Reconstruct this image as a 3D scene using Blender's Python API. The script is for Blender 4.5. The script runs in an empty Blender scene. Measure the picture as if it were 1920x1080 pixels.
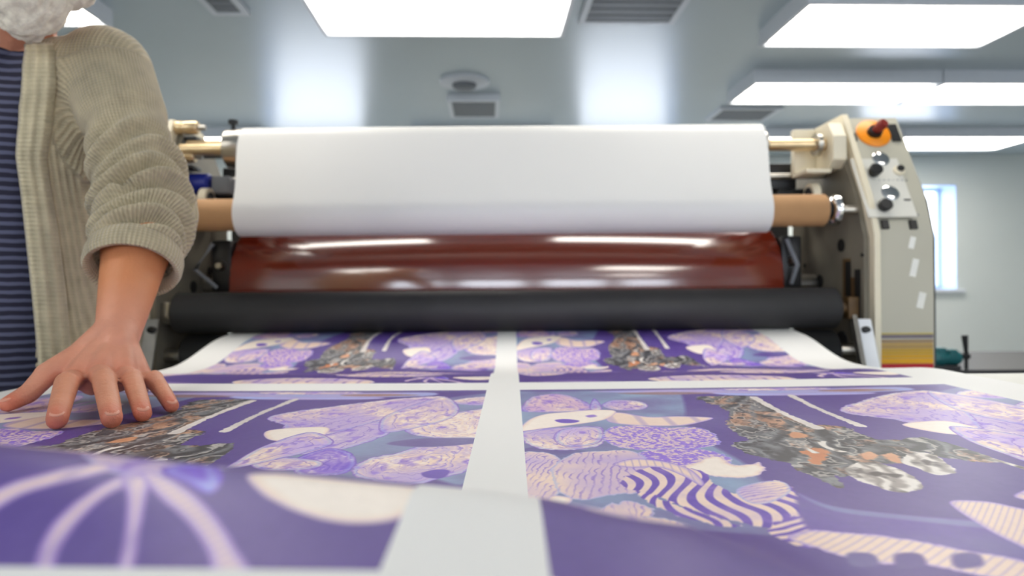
import bpy, bmesh, math, random
import numpy as np
from mathutils import Vector, Matrix
from mathutils.bvhtree import BVHTree
random.seed(7); rng = np.random.default_rng(7)
SC = bpy.context.scene; COL = SC.collection
F = 1280.0; ROLL = math.radians(-0.45); CAMZ = 1.10; TABLE = 0.952
# ------------------------------------------------------------------ camera
cd = bpy.data.cameras.new('camera'); cam = bpy.data.objects.new('camera', cd); COL.objects.link(cam)
cd.sensor_width = 36; cd.lens = 24; cd.clip_start = 0.01; cd.clip_end = 200
cam.matrix_world = Matrix.Translation((0, 0, CAMZ)) @ Matrix.Rotation(math.pi/2, 4, 'X') @ Matrix.Rotation(ROLL, 4, 'Z')
cd.dof.use_dof = True; cd.dof.focus_distance = 0.62; cd.dof.aperture_fstop = 5.0
SC.camera = cam
# ------------------------------------------------------------------ world: bright overcast daylight outside the windows
w = bpy.data.worlds.new('daylight'); SC.world = w; w.use_nodes = True
bgn = w.node_tree.nodes['Background']; bgn.inputs[0].default_value = (0.82, 0.89, 1.0, 1); bgn.inputs[1].default_value = 4.6
SC.view_settings.view_transform = 'Standard'; SC.view_settings.look = 'None'
SC.view_settings.gamma = 1; SC.view_settings.use_curve_mapping = False
SC.view_settings.exposure = 0.34
LAMP = 6.5          # radiance of the ceiling light diffusers
RYAW = math.radians(2.0)   # the room stands slightly turned to the camera

# ------------------------------------------------------------------ pixel helpers (a pixel is only a direction)
def ray(px, py):
    dx, dy = px-960.0, 540.0-py
    c, s = math.cos(ROLL), math.sin(ROLL)
    return Vector(((dx*c-dy*s)/F, 1.0, (dx*s+dy*c)/F))
def W(px, py, D): r = ray(px, py); return Vector((r.x*D, D, CAMZ+r.z*D))
def AtZ(px, py, z): r = ray(px, py); return W(px, py, (z-CAMZ)/r.z)

# ------------------------------------------------------------------ materials
def mat(name, col, rough=0.5, metal=0.0, var=0.06, vscale=30, bump=0.0, bscale=200, spec=0.5, coat=0.0, emit=None, sheen=0.0):
    m = bpy.data.materials.new(name); m.use_nodes = True; nt = m.node_tree; N = nt.nodes; L = nt.links
    b = N['Principled BSDF']
    b.inputs['Roughness'].default_value = rough; b.inputs['Metallic'].default_value = metal
    b.inputs['Specular IOR Level'].default_value = spec; b.inputs['Coat Weight'].default_value = coat
    b.inputs['Sheen Weight'].default_value = sheen
    tc = N.new('ShaderNodeTexCoord')
    nz = N.new('ShaderNodeTexNoise'); nz.inputs['Scale'].default_value = vscale; nz.inputs['Detail'].default_value = 4
    L.new(tc.outputs['Object'], nz.inputs['Vector'])
    mx = N.new('ShaderNodeMix'); mx.data_type = 'RGBA'
    c = np.array(col); lo = np.clip(c*(1-var*2), 0, 1); hi = np.clip(c*(1+var*2), 0, 1)
    mx.inputs[6].default_value = (*lo, 1); mx.inputs[7].default_value = (*hi, 1)
    L.new(nz.outputs['Fac'], mx.inputs[0]); L.new(mx.outputs[2], b.inputs['Base Color'])
    if bump:
        n2 = N.new('ShaderNodeTexNoise'); n2.inputs['Scale'].default_value = bscale; n2.inputs['Detail'].default_value = 3
        L.new(tc.outputs['Object'], n2.inputs['Vector'])
        bp = N.new('ShaderNodeBump'); bp.inputs['Strength'].default_value = bump; bp.inputs['Distance'].default_value = 0.002
        L.new(n2.outputs['Fac'], bp.inputs['Height']); L.new(bp.outputs[0], b.inputs['Normal'])
    if emit:
        b.inputs['Emission Color'].default_value = (*emit[0], 1); b.inputs['Emission Strength'].default_value = emit[1]
    return m
def srgb(*c): return tuple(((v/255)/12.92 if v <= 10 else ((v/255+0.055)/1.055)**2.4) for v in c)
M = {}
M['wall'] = mat('painted_wall', srgb(226, 231, 227), 0.7, bump=0.15, bscale=120, var=0.02, vscale=2)
M['ceil'] = mat('gloss_ceiling_paint', srgb(186, 199, 205), 0.28, var=0.03, vscale=1.2, spec=0.9, bump=0.03, bscale=6)
M['floor'] = mat('vinyl_floor', srgb(120, 122, 124), 0.4, var=0.06, vscale=6)
M['paper'] = mat('white_paper', srgb(236, 236, 234), 0.55, var=0.006, vscale=8)
M['liner'] = mat('white_liner', srgb(228, 227, 223), 0.45, var=0.008, vscale=5)
M['table'] = mat('table_laminate', srgb(226, 226, 218), 0.45, var=0.015)
M['tedge'] = mat('table_edging', srgb(90, 90, 92), 0.5)
M['steel'] = mat('brushed_steel', srgb(176, 172, 164), 0.3, 1.0, var=0.08)
M['chrome'] = mat('chrome', srgb(225, 225, 225), 0.12, 1.0, var=0.02)
M['brass'] = mat('worn_brass', srgb(214, 190, 150), 0.3, 0.8, var=0.1)
M['black'] = mat('black_plastic', srgb(18, 18, 20), 0.4)
M['rubber'] = mat('black_rubber', srgb(52, 51, 52), 0.55, var=0.12, vscale=12, bump=0.1, bscale=80)
M['rubber2'] = mat('dark_rubber', srgb(34, 34, 36), 0.5, var=0.1)
M['red'] = mat('red_silicone', srgb(120, 36, 15), 0.17, var=0.06, vscale=4, spec=0.5, coat=0.0); M['red'].node_tree.nodes['Principled BSDF'].inputs['IOR'].default_value = 2.5
M['tube'] = mat('cardboard', srgb(186, 142, 98), 0.75, var=0.06, vscale=20, bump=0.1, bscale=90)
M['plate'] = mat('grey_painted_plate', srgb(128, 122, 108), 0.5, var=0.16, vscale=9, bump=0.05)
M['cream'] = mat('cream_enamel', srgb(232, 222, 196), 0.4, var=0.03)
M['beige'] = mat('beige_enamel', srgb(190, 186, 168), 0.45, var=0.03, vscale=5)
M['panel'] = mat('panel_enamel', srgb(216, 214, 204), 0.4, var=0.015)
M['blue'] = mat('blue_motor_paint', srgb(28, 44, 150), 0.4)
M['orange'] = mat('orange_plastic', srgb(255, 150, 8), 0.4, var=0.02)
M['knobred'] = mat('red_plastic', srgb(130, 34, 24), 0.35)
M['tape'] = mat('clear_tape', srgb(236, 234, 224), 0.25)
M['frame'] = mat('white_lacquer', srgb(226, 230, 236), 0.4, var=0.02)
M['winfr'] = mat('blue_white_upvc', srgb(190, 210, 238), 0.4, var=0.02)
M['grille'] = mat('grey_grille', srgb(120, 124, 130), 0.5)
M['diff'] = mat('lit_diffuser', (0.9, 0.9, 0.88), 0.5, emit=((1.0, 0.95, 0.87), LAMP))
M['teal'] = mat('teal_cast_iron', srgb(20, 96, 100), 0.45)
M['bench'] = mat('dark_bench', srgb(46, 46, 48), 0.5)
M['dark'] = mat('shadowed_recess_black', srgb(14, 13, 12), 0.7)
M['rust'] = mat('rusty_brown_steel', srgb(96, 70, 36), 0.6, var=0.25, vscale=40)
def glassmat():
    m = bpy.data.materials.new('window_glass'); m.use_nodes = True; N = m.node_tree.nodes; L = m.node_tree.links
    N.remove(N['Principled BSDF']); t = N.new('ShaderNodeBsdfTransparent'); g = N.new('ShaderNodeBsdfGlossy'); g.inputs['Roughness'].default_value = 0.02
    mx = N.new('ShaderNodeMixShader'); mx.inputs[0].default_value = 0.06
    L.new(t.outputs[0], mx.inputs[1]); L.new(g.outputs[0], mx.inputs[2]); L.new(mx.outputs[0], N['Material Output'].inputs[0]); return m
M['glass'] = glassmat()

# ------------------------------------------------------------------ mesh helpers
class MB:
    def __init__(s): s.v = []; s.f = []
    def add(s, vs, fs):
        n = len(s.v); s.v += [tuple(v) for v in vs]; s.f += [tuple(i+n for i in f) for f in fs]; return s
    def box(s, x0, x1, y0, y1, z0, z1, bev=0.0):
        if bev <= 0:
            return s.add([(x0,y0,z0),(x1,y0,z0),(x1,y1,z0),(x0,y1,z0),(x0,y0,z1),(x1,y0,z1),(x1,y1,z1),(x0,y1,z1)],
                  [(0,3,2,1),(4,5,6,7),(0,1,5,4),(1,2,6,5),(2,3,7,6),(3,0,4,7)])
        bm = bmesh.new(); bmesh.ops.create_cube(bm, size=1)
        for v in bm.verts: v.co = Vector(((x0+x1)/2+v.co.x*(x1-x0), (y0+y1)/2+v.co.y*(y1-y0), (z0+z1)/2+v.co.z*(z1-z0)))
        bmesh.ops.bevel(bm, geom=bm.edges[:], offset=bev, segments=2, affect='EDGES', profile=0.5)
        bm.verts.index_update(); s.add([v.co for v in bm.verts], [[v.index for v in f.verts] for f in bm.faces]); bm.free(); return s
    def lathe(s, p0, p1, prof, n=32):
        """prof: list of (t along p0->p1 in metres, radius)"""
        p0 = Vector(p0); ax = (Vector(p1)-p0).normalized()
        a = ax.orthogonal().normalized(); b = ax.cross(a)
        vs = []; fs = []
        for t, r in prof:
            for k in range(n):
                an = 2*math.pi*k/n; vs.append(p0+ax*t+a*(r*math.cos(an))+b*(r*math.sin(an)))
        m = len(prof)
        for i in range(m-1):
            for k in range(n):
                k2 = (k+1) % n; fs.append((i*n+k, i*n+k2, (i+1)*n+k2, (i+1)*n+k))
        fs.append(tuple(range(n-1, -1, -1))); fs.append(tuple((m-1)*n+k for k in range(n)))
        return s.add(vs, fs)
    def cyl(s, p0, p1, r, n=32, ch=0.0):
        Ln = (Vector(p1)-Vector(p0)).length
        if ch: return s.lathe(p0, p1, [(0, r-ch), (ch, r), (Ln-ch, r), (Ln, r-ch)], n)
        return s.lathe(p0, p1, [(0, r), (Ln, r)], n)
    def tube(s, pts, r, n=10):
        pts = [Vector(p) for p in pts]; rings = []
        for i, p in enumerate(pts):
            d = (pts[min(i+1, len(pts)-1)]-pts[max(i-1, 0)]).normalized()
            a = d.cross(Vector((0.31, 0.17, 0.93))).normalized(); b = d.cross(a)
            rr = r[i] if hasattr(r, '__len__') else r
            rings.append([p+a*rr*math.cos(2*math.pi*k/n)+b*rr*math.sin(2*math.pi*k/n) for k in range(n)])
        vs = [v for q in rings for v in q]; fs = []
        for i in range(len(pts)-1):
            for k in range(n): fs.append((i*n+k, i*n+(k+1) % n, (i+1)*n+(k+1) % n, (i+1)*n+k))
        fs.append(tuple(range(n-1, -1, -1))); fs.append(tuple((len(pts)-1)*n+k for k in range(n)))
        return s.add(vs, fs)
    def prism(s, prof, x0, x1):
        """prof: list of (y,z) extruded along x"""
        n = len(prof); vs = [(x0, y, z) for y, z in prof]+[(x1, y, z) for y, z in prof]
        fs = [tuple(range(n)), tuple(range(2*n-1, n-1, -1))]+[(i, i+n, (i+1) % n+n, (i+1) % n) for i in range(n)]
        return s.add(vs, fs)
    def xf(s, mtx): s.v = [tuple(mtx @ Vector(v)) for v in s.v]; return s
    def build(s, name, m, parent=None, smooth=None):
        me = bpy.data.meshes.new(name); me.from_pydata(s.v, [], s.f)
        bm = bmesh.new(); bm.from_mesh(me); bmesh.ops.recalc_face_normals(bm, faces=bm.faces); bm.to_mesh(me); bm.free()
        me.materials.append(m)
        if smooth:
            me.polygons.foreach_set('use_smooth', [True]*len(me.polygons)); me.set_sharp_from_angle(angle=math.radians(smooth))
        o = bpy.data.objects.new(name, me); COL.objects.link(o)
        if parent is not None: attach(o, parent)
        return o
def attach(o, parent):
    o.parent = parent; o.matrix_parent_inverse = Matrix.Identity(4)
    # meshes are written in world metres: pull them into the parent's frame
    off = wm(parent).inverted()
    if o.type == 'MESH': o.data.transform(off @ wm0(o)); o.matrix_basis = Matrix.Identity(4)
    return o
def wm0(o): return o.matrix_basis.copy()
def wm(o):
    m = o.matrix_basis.copy(); p = o.parent
    while p: m = p.matrix_basis @ m; p = p.parent
    return m
def tag(o, label, cat, group=None): o['label'] = label; o['category'] = cat; (group and o.__setitem__('group', group)); return o
def struct(o, label=None):
    o['kind'] = 'structure'
    if label: o['label'] = label
    return o
def thing(name, loc, label, cat, group=None, rz=0):
    e = bpy.data.objects.new(name, None); COL.objects.link(e); e.location = loc; e.rotation_euler = (0, 0, rz); e.empty_display_size = 0.1
    e.matrix_basis = Matrix.Translation(loc) @ Matrix.Rotation(rz, 4, 'Z'); return tag(e, label, cat, group)

# ------------------------------------------------------------------ room (built in its own turned frame)
RM = Matrix.Rotation(RYAW, 4, 'Z'); RI = RM.inverted()
X0, X1, YN, YF, CEIL = -4.2, 6.4, -3.6, 6.95, 2.45
def R(m): return m.xf(RM)
struct(R(MB().box(X0-.2, X1+.2, YN-.2, YF+.4, -.1, 0)).build('floor', M['floor']), 'grey vinyl floor of the workshop')
struct(R(MB().box(X0-.2, X1+.2, YN-.2, YF+.4, CEIL, CEIL+.1)).build('ceiling', M['ceil']), 'glossy blue grey painted ceiling')
struct(R(MB().box(X0-.15, X0, YN, YF, 0, CEIL)).build('wall_left', M['wall']))
struct(R(MB().box(X1, X1+.15, YN, YF, 0, CEIL)).build('wall_right', M['wall']))
nearw = [-2.9, -.6, 1.7, 4.0]; NW, NZ0, NZ1 = 1.8, .85, 2.15
b = MB(); xs = [X0-.15]
for c in nearw: xs += [c-NW/2, c+NW/2]
xs.append(X1+.15)
for i in range(0, len(xs), 2): b.box(xs[i], xs[i+1], YN-.15, YN, 0, CEIL)
for c in nearw: b.box(c-NW/2, c+NW/2, YN-.15, YN, 0, NZ0).box(c-NW/2, c+NW/2, YN-.15, YN, NZ1, CEIL)
struct(R(b).build('wall_near', M['wall']))
for i, c in enumerate(nearw):
    b = MB(); t = .05; y0, y1 = YN-.12, YN-.06
    b.box(c-NW/2, c-NW/2+t, y0, y1, NZ0, NZ1).box(c+NW/2-t, c+NW/2, y0, y1, NZ0, NZ1).box(c-.025, c+.025, y0, y1, NZ0+t, NZ1-t)
    b.box(c-NW/2+t, c+NW/2-t, y0, y1, NZ0, NZ0+t).box(c-NW/2+t, c+NW/2-t, y0, y1, NZ1-t, NZ1)
    wo = struct(R(b).build('window_%d' % (i+4), M['frame']))
    for xa_, xb_ in ((c-NW/2+t, c-.025), (c+.025, c+NW/2-t)): R(MB().box(xa_, xb_, y0+.02, y0+.026, NZ0+t, NZ1-t)).build('pane', M['glass'], wo)
    la = bpy.data.lights.new('window_portal', 'AREA'); la.shape = 'RECTANGLE'; la.size = NW; la.size_y = NZ1-NZ0; la.cycles.is_portal = True
    lo = bpy.data.objects.new('window_portal', la); COL.objects.link(lo)
    lo.matrix_world = RM @ Matrix.Translation((c, YN-.14, (NZ0+NZ1)/2)) @ Matrix.Rotation(math.pi/2, 4, 'X')
wins = []
for px in (590, 1180, 1706):
    p = RI @ W(px, 450, YF/(ray(px, 450).y))   # direction of each window
    d = RI @ Vector(ray(px, 450)); d.z = 0; wins.append(d.x/d.y*YF)
WW, WZ0, WZ1, REV = 1.0, 1.05, 2.14, 0.28
b = MB(); xs = [X0-.15]
for c in wins: xs += [c-WW/2, c+WW/2]
xs.append(X1+.15)
for i in range(0, len(xs), 2): b.box(xs[i], xs[i+1], YF, YF+REV+.05, 0, CEIL)
for c in wins:
    b.box(c-WW/2, c+WW/2, YF, YF+REV+.05, 0, WZ0); b.box(c-WW/2, c+WW/2, YF, YF+REV+.05, WZ1, CEIL)
struct(R(b).build('wall_back', M['wall']), 'pale grey green wall behind the laminator')
for i, c in enumerate(wins):
    b = MB(); t = .035; y0, y1 = YF+REV-.03, YF+REV+.02
    b.box(c-WW/2, c-WW/2+t, y0, y1, WZ0, WZ1).box(c+WW/2-t, c+WW/2, y0, y1, WZ0, WZ1)
    b.box(c-WW/2+t, c+WW/2-t, y0, y1, WZ0, WZ0+t).box(c-WW/2+t, c+WW/2-t, y0, y1, WZ1-t, WZ1)
    wo = struct(R(b).build('window_%d' % (i+1), M['winfr']), 'bright daylit window recessed in the back wall')
    R(MB().box(c-WW/2+t, c+WW/2-t, y0+.02, y0+.026, WZ0+t, WZ1-t)).build('pane', M['glass'], wo)
    R(MB().box(c-WW/2-.06, c+WW/2+.06, YF-.05, YF+REV-.03, WZ0-.035, WZ0+.004, .006)).build('window_sill', M['frame'], wo)
    for xx in ((c-WW/2, c-WW/2+.006), (c+WW/2-.006, c+WW/2)):
        R(MB().box(xx[0], xx[1], YF+.002, y0, WZ0+.004, WZ1)).build('reveal_lining', M['winfr'], wo)
    R(MB().box(c-WW/2, c+WW/2, YF+.002, y0, WZ1-.006, WZ1)).build('reveal_lining', M['winfr'], wo)
    la = bpy.data.lights.new('window_portal', 'AREA'); la.shape = 'RECTANGLE'; la.size = WW; la.size_y = WZ1-WZ0; la.cycles.is_portal = True
    lo = bpy.data.objects.new('window_portal', la); COL.objects.link(lo)
    lo.matrix_world = RM @ Matrix.Translation((c, YF+REV+.04, (WZ0+WZ1)/2)) @ Matrix.Rotation(-math.pi/2, 4, 'X')
struct(R(MB().box(X0, X1, YF-.015, YF, 0, .1)).build('baseboard_back', M['tedge']))

# ceiling light fixtures: (left x, near y) in room frame ; 1.2 x 0.6 m boxes
def light_box(cx, cy, label, lx=1.2, ly=.56):
    e = thing('ceiling_light', RM @ Vector((cx, cy, CEIL-.09)), label, 'light', 'ceiling light fixtures', RYAW)
    x0, x1, y0, y1 = cx-lx/2, cx+lx/2, cy-ly/2, cy+ly/2; z0, z1 = CEIL-.085, CEIL
    h = MB().box(x0, x1, y0, y0+.02, z0, z1).box(x0, x1, y1-.02, y1, z0, z1).box(x0, x0+.02, y0+.02, y1-.02, z0, z1).box(x1-.02, x1, y0+.02, y1-.02, z0, z1)
    R(h).build('housing', M['frame'], e)
    R(MB().box(x0+.02, x1-.02, y0+.02, y1-.02, z0+.02, z0+.03)).build('reflector', M['frame'], e)
    # lit prismatic lens, shallow dish hanging just under the rim
    n = MB(); a = .03
    n.add([(x0+a,y0+a,z0+.018),(x1-a,y0+a,z0+.018),(x1-a,y1-a,z0+.018),(x0+a,y1-a,z0+.018),
           (x0+a+.05,y0+a+.04,z0-.012),(x1-a-.05,y0+a+.04,z0-.012),(x1-a-.05,y1-a-.1,z0-.012),(x0+a+.05,y1-a-.1,z0-.012)],
          [(4,5,6,7),(0,1,5,4),(1,2,6,5),(2,3,7,6),(3,0,4,7),(0,3,2,1)])
    R(n).build('diffuser', M['diff'], e); return e
def ceil_room(px, py, z=CEIL-.085): return RI @ AtZ(px, py, z)
c = ceil_room(834, 70); light_box(c.x, c.y-.28, 'ceiling light box over the middle of the laminator, top centre of the photo')
c = ceil_room(1630, 90); light_box(c.x, c.y-.28, 'large ceiling light box above the control console, top right of the photo')
c = ceil_room(212, 52); light_box(c.x-.6, c.y-.28, 'ceiling light box whose end shows behind the bearded chin')
c = ceil_room(1362, 196); light_box(c.x+.6, c.y-.25, 'slim lit ceiling light in the third row, its left end in view', ly=.5); light_box(c.x+1.81, c.y-.25, 'slim lit ceiling light in the third row, running out of frame at right', ly=.5)
c = ceil_room(1862, 282); light_box(c.x-.6, c.y-.28, 'farthest ceiling light just right of the orange switch'); light_box(c.x-1.81, c.y-.28, 'farthest ceiling light glimpsed between paper roll and console')
c2 = ceil_room(905, 262); light_box(c2.x, c.y-.28, 'far ceiling light hidden low behind the white paper roll')
c3 = ceil_room(360, 262); light_box(c3.x, c.y-.28, 'far ceiling light glimpsed left of the white paper roll')
for y, xs_ in ((1.98, (-1.05, .95)), (.0, (-1.75, 1.72)), (-1.7, (-2.6, 2.5))):  # pairs beside and behind the camera are unseen, added to brighten table and paper
    for x in xs_: light_box(x, y, 'ceiling light box %s, on the %s' % ({1.98: 'straight above the laminator rollers', .0: 'added unseen overhead beside the camera'}.get(y, 'added unseen far behind the camera'), 'left' if x < 0 else 'right'), ly=.6 if y > 1 else .56)
# ceiling grilles, detector
def grille(px0, py0, px1, py1, label, thick=.02, slats=7):
    a = RI @ AtZ(px0, py0, CEIL-thick); bb = RI @ AtZ(px1, py1, CEIL-thick)
    x0, x1 = sorted((a.x, bb.x)); y0, y1 = sorted((a.y, bb.y)); cx, cy = (x0+x1)/2, (y0+y1)/2
    e = thing('ceiling_grille', RM @ Vector((cx, cy, CEIL-thick)), label, 'vent', 'square ceiling grilles', RYAW); t = .03
    z0 = CEIL-thick
    R(MB().box(x0,x1,y0,y0+t,z0,CEIL).box(x0,x1,y1-t,y1,z0,CEIL).box(x0,x0+t,y0+t,y1-t,z0,CEIL).box(x1-t,x1,y0+t,y1-t,z0,CEIL)).build('frame', M['frame'], e)
    R(MB().box(x0+t,x1-t,y0+t,y1-t,CEIL-.006,CEIL-.002)).build('backing', M['dark'], e)
    for k in range(slats):
        y = y0+t+(k+.5)*(y1-y0-2*t)/slats; w_ = (y1-y0-2*t)/slats*.42
        R(MB().box(x0+t, x1-t, y-w_, y+w_, z0+.004, CEIL-.008)).build('slat', M['grille'], e)
grille(1120, -60, 1262, 47, 'square grey ceiling grille between the two nearest light boxes')
grille(300, -70, 470, 30, 'dark square ceiling grille at the top left behind the shoulder')
grille(1352, 204, 1430, 228, 'small far ceiling grille left of the control console')
grille(838, 189, 935, 222, 'far ceiling grille with a dark near edge above the paper roll', .05)
p = AtZ(871, 157, CEIL-.02)
e = thing('smoke_detector', p, 'round pale ceiling disc above the paper roll', 'detector')
MB().lathe(p+Vector((0,0,.02)), p-Vector((0,0,.03)), [(0,.16),(.018,.16),(.026,.14)], 40).build('base', M['frame'], e, 40)
MB().lathe(p+Vector((0,0,-.006)), p-Vector((0,0,.05)), [(0,.08),(.02,.075),(.028,.06)], 32).build('cap', M['grille'], e, 40)

# ------------------------------------------------------------------ printed sheet: height field, arc length, picking
PG0, PG1, PW, PL, ROWGAP = -.037, .010, .600, .85, .075   # centre gap, print width, length
SX0, SX1 = -.715, .708
def sm(a, b, x): t = np.clip((x-a)/(b-a), 0, 1); return t*t*(3-2*t)
def H(X, D):
    X = np.asarray(X, float); D = np.asarray(D, float)
    h = np.where(X < 0, .066-.11*X*sm(.165, .25, D), .066-.21*X-.35*np.maximum(X-.08, 0)); h = np.clip(h, 0, .12)
    z = .956+.009*X*X*sm(.35, .8, D)
    z = z+h*sm(.43, .245, D)*sm(-.30, -.02, D)
    z = z-.022*sm(1.12, 1.36, D)*sm(1.66, 1.40, D)+(.99-.956-.009*X*X)*sm(1.44, 1.77, D)
    return z
Dg = np.linspace(-.6, 2.1, 2701); zg = H(np.full_like(Dg, -.1), Dg)
Sg = np.concatenate([[0], np.cumsum(np.hypot(np.diff(Dg), np.diff(zg)))])
def S_of(D): return np.interp(D, Dg, Sg)
def D_of(s): return np.interp(s, Sg, Dg)
S_far2 = S_of(.965)
_r = ray(360, 1066); _t = np.linspace(.1, .5, 2000); _i = np.argmax(CAMZ+_r.z*_t <= H(_r.x*_t, _t)); PL = float(S_far2-S_of(_t[_i])); S_near2 = S_far2-PL
rows = [(S_near2, S_far2), (S_far2+ROWGAP, S_far2+ROWGAP+PL), (S_near2-ROWGAP-PL, S_near2-ROWGAP)]
def pick(px, py):
    """first point of the sheet under a pixel -> (X, s)"""
    r = ray(px, py); t = np.linspace(.12, 1.75, 1600)
    z = CAMZ+r.z*t; hz = H(r.x*t, t); i = np.argmax(z <= hz)
    if z[i] > hz[i]: i = len(t)-1
    return r.x*t[i], S_of(t[i])

# ------------------------------------------------------------------ the printed artwork, painted with arrays
TW = 960; PPM = TW/PW; TH = int(PL*PPM)
art = np.zeros((TH, TW, 3)); yy, xx = np.mgrid[0:TH, 0:TW]; UU = (xx+.5)/PPM; VV = (yy+.5)/PPM   # metres, v from the far edge
def noise(su, sv, seed, octs=3):
    r = np.random.default_rng(seed); out = np.zeros((TH, TW)); amp = 1; tot = 0
    for o in range(octs):
        nu, nv = max(2, int(PW/su*2**o))+2, max(2, int(PL/sv*2**o))+2
        g = r.random((nv, nu)); a = UU/PW*(nu-1.001); c_ = VV/PL*(nv-1.001)
        i, j = c_.astype(int), a.astype(int); fi, fj = c_-i, a-j; fi = fi*fi*(3-2*fi); fj = fj*fj*(3-2*fj)
        out += amp*((g[i,j]*(1-fj)+g[i,j+1]*fj)*(1-fi)+(g[i+1,j]*(1-fj)+g[i+1,j+1]*fj)*fi); tot += amp; amp *= .5
    return out/tot
N1 = noise(.05, .06, 1); N2 = noise(.012, .016, 2); N3 = noise(.005, .03, 3, 2); N4 = noise(.10, .12, 4); N5 = noise(.004, .005, 5, 2); N6 = noise(.0026, .0032, 6, 2)
Cc = lambda *c: np.array(c)/255.
PUR, DPUR, VIO = Cc(86,60,146), Cc(70,46,130), Cc(106,66,196); TEAL, SLATE = Cc(142,168,200), Cc(118,112,168)
LAV, PEACH, PINK, CREAM, SKYB = Cc(196,172,222), Cc(246,220,204), Cc(216,180,214), Cc(252,240,228), Cc(160,176,232)
lerp = lambda a, b_, t: a+(b_-a)*np.asarray(t)[..., None]
art[:] = lerp(PUR, SLATE, np.clip((N4-.45)*1.6, 0, 1)*.6)
def smoothpoly(pts, k=6):
    pts = np.array(pts, float); n = len(pts); out = []
    for i in range(n):
        p0, p1, p2, p3 = pts[i-1], pts[i], pts[(i+1) % n], pts[(i+2) % n]
        for q in range(k):
            t = q/k; out.append(.5*((2*p1)+(-p0+p2)*t+(2*p0-5*p1+4*p2-p3)*t*t+(-p0+3*p1-3*p2+p3)*t**3))
    return np.array(out)
def touv(pts, left=False):
    o = []
    for px, py in pts:
        if left == 'hump':
            r = ray(px, py); t = np.linspace(.12, .258, 400); i = np.argmax(CAMZ+r.z*t <= H(r.x*t, t))
            if i == 0: i = len(t)-1
            X, s = r.x*t[i], S_of(t[i])
        else: q = AtZ(px, py, .957); X, s = q.x, S_flat+q.y
        o.append((X-(PG0-PW if left else PG1), S_far2-s))
    return o
S_flat = float(S_of(.6)-.6)   # on the flat part arc length and depth differ by a constant
def sdf(poly, pad=.01):
    """slice + inside mask + distance to the edge"""
    P = np.array(poly)*PPM; x0, y0 = np.floor(P.min(0)-pad*PPM).astype(int); x1, y1 = np.ceil(P.max(0)+pad*PPM).astype(int)
    x0, y0, x1, y1 = max(x0, 0), max(y0, 0), min(x1, TW), min(y1, TH)
    if x1 <= x0 or y1 <= y0: return None
    gy, gx = np.mgrid[y0:y1, x0:x1]; ins = np.zeros(gx.shape, bool); d2 = np.full(gx.shape, 1e9)
    Q = np.roll(P, -1, 0)
    for (ax, ay), (bx, by) in zip(P, Q):
        if ay != by:
            c_ = ((ay > gy) != (by > gy)) & (gx < (bx-ax)*(gy-ay)/(by-ay)+ax); ins ^= c_
        ex, ey = bx-ax, by-ay; l2 = ex*ex+ey*ey+1e-9; t = np.clip(((gx-ax)*ex+(gy-ay)*ey)/l2, 0, 1)
        d2 = np.minimum(d2, (gx-ax-t*ex)**2+(gy-ay-t*ey)**2)
    d = np.sqrt(d2)/PPM
    return (slice(y0, y1), slice(x0, x1)), ins, np.where(ins, d, -d)
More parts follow.
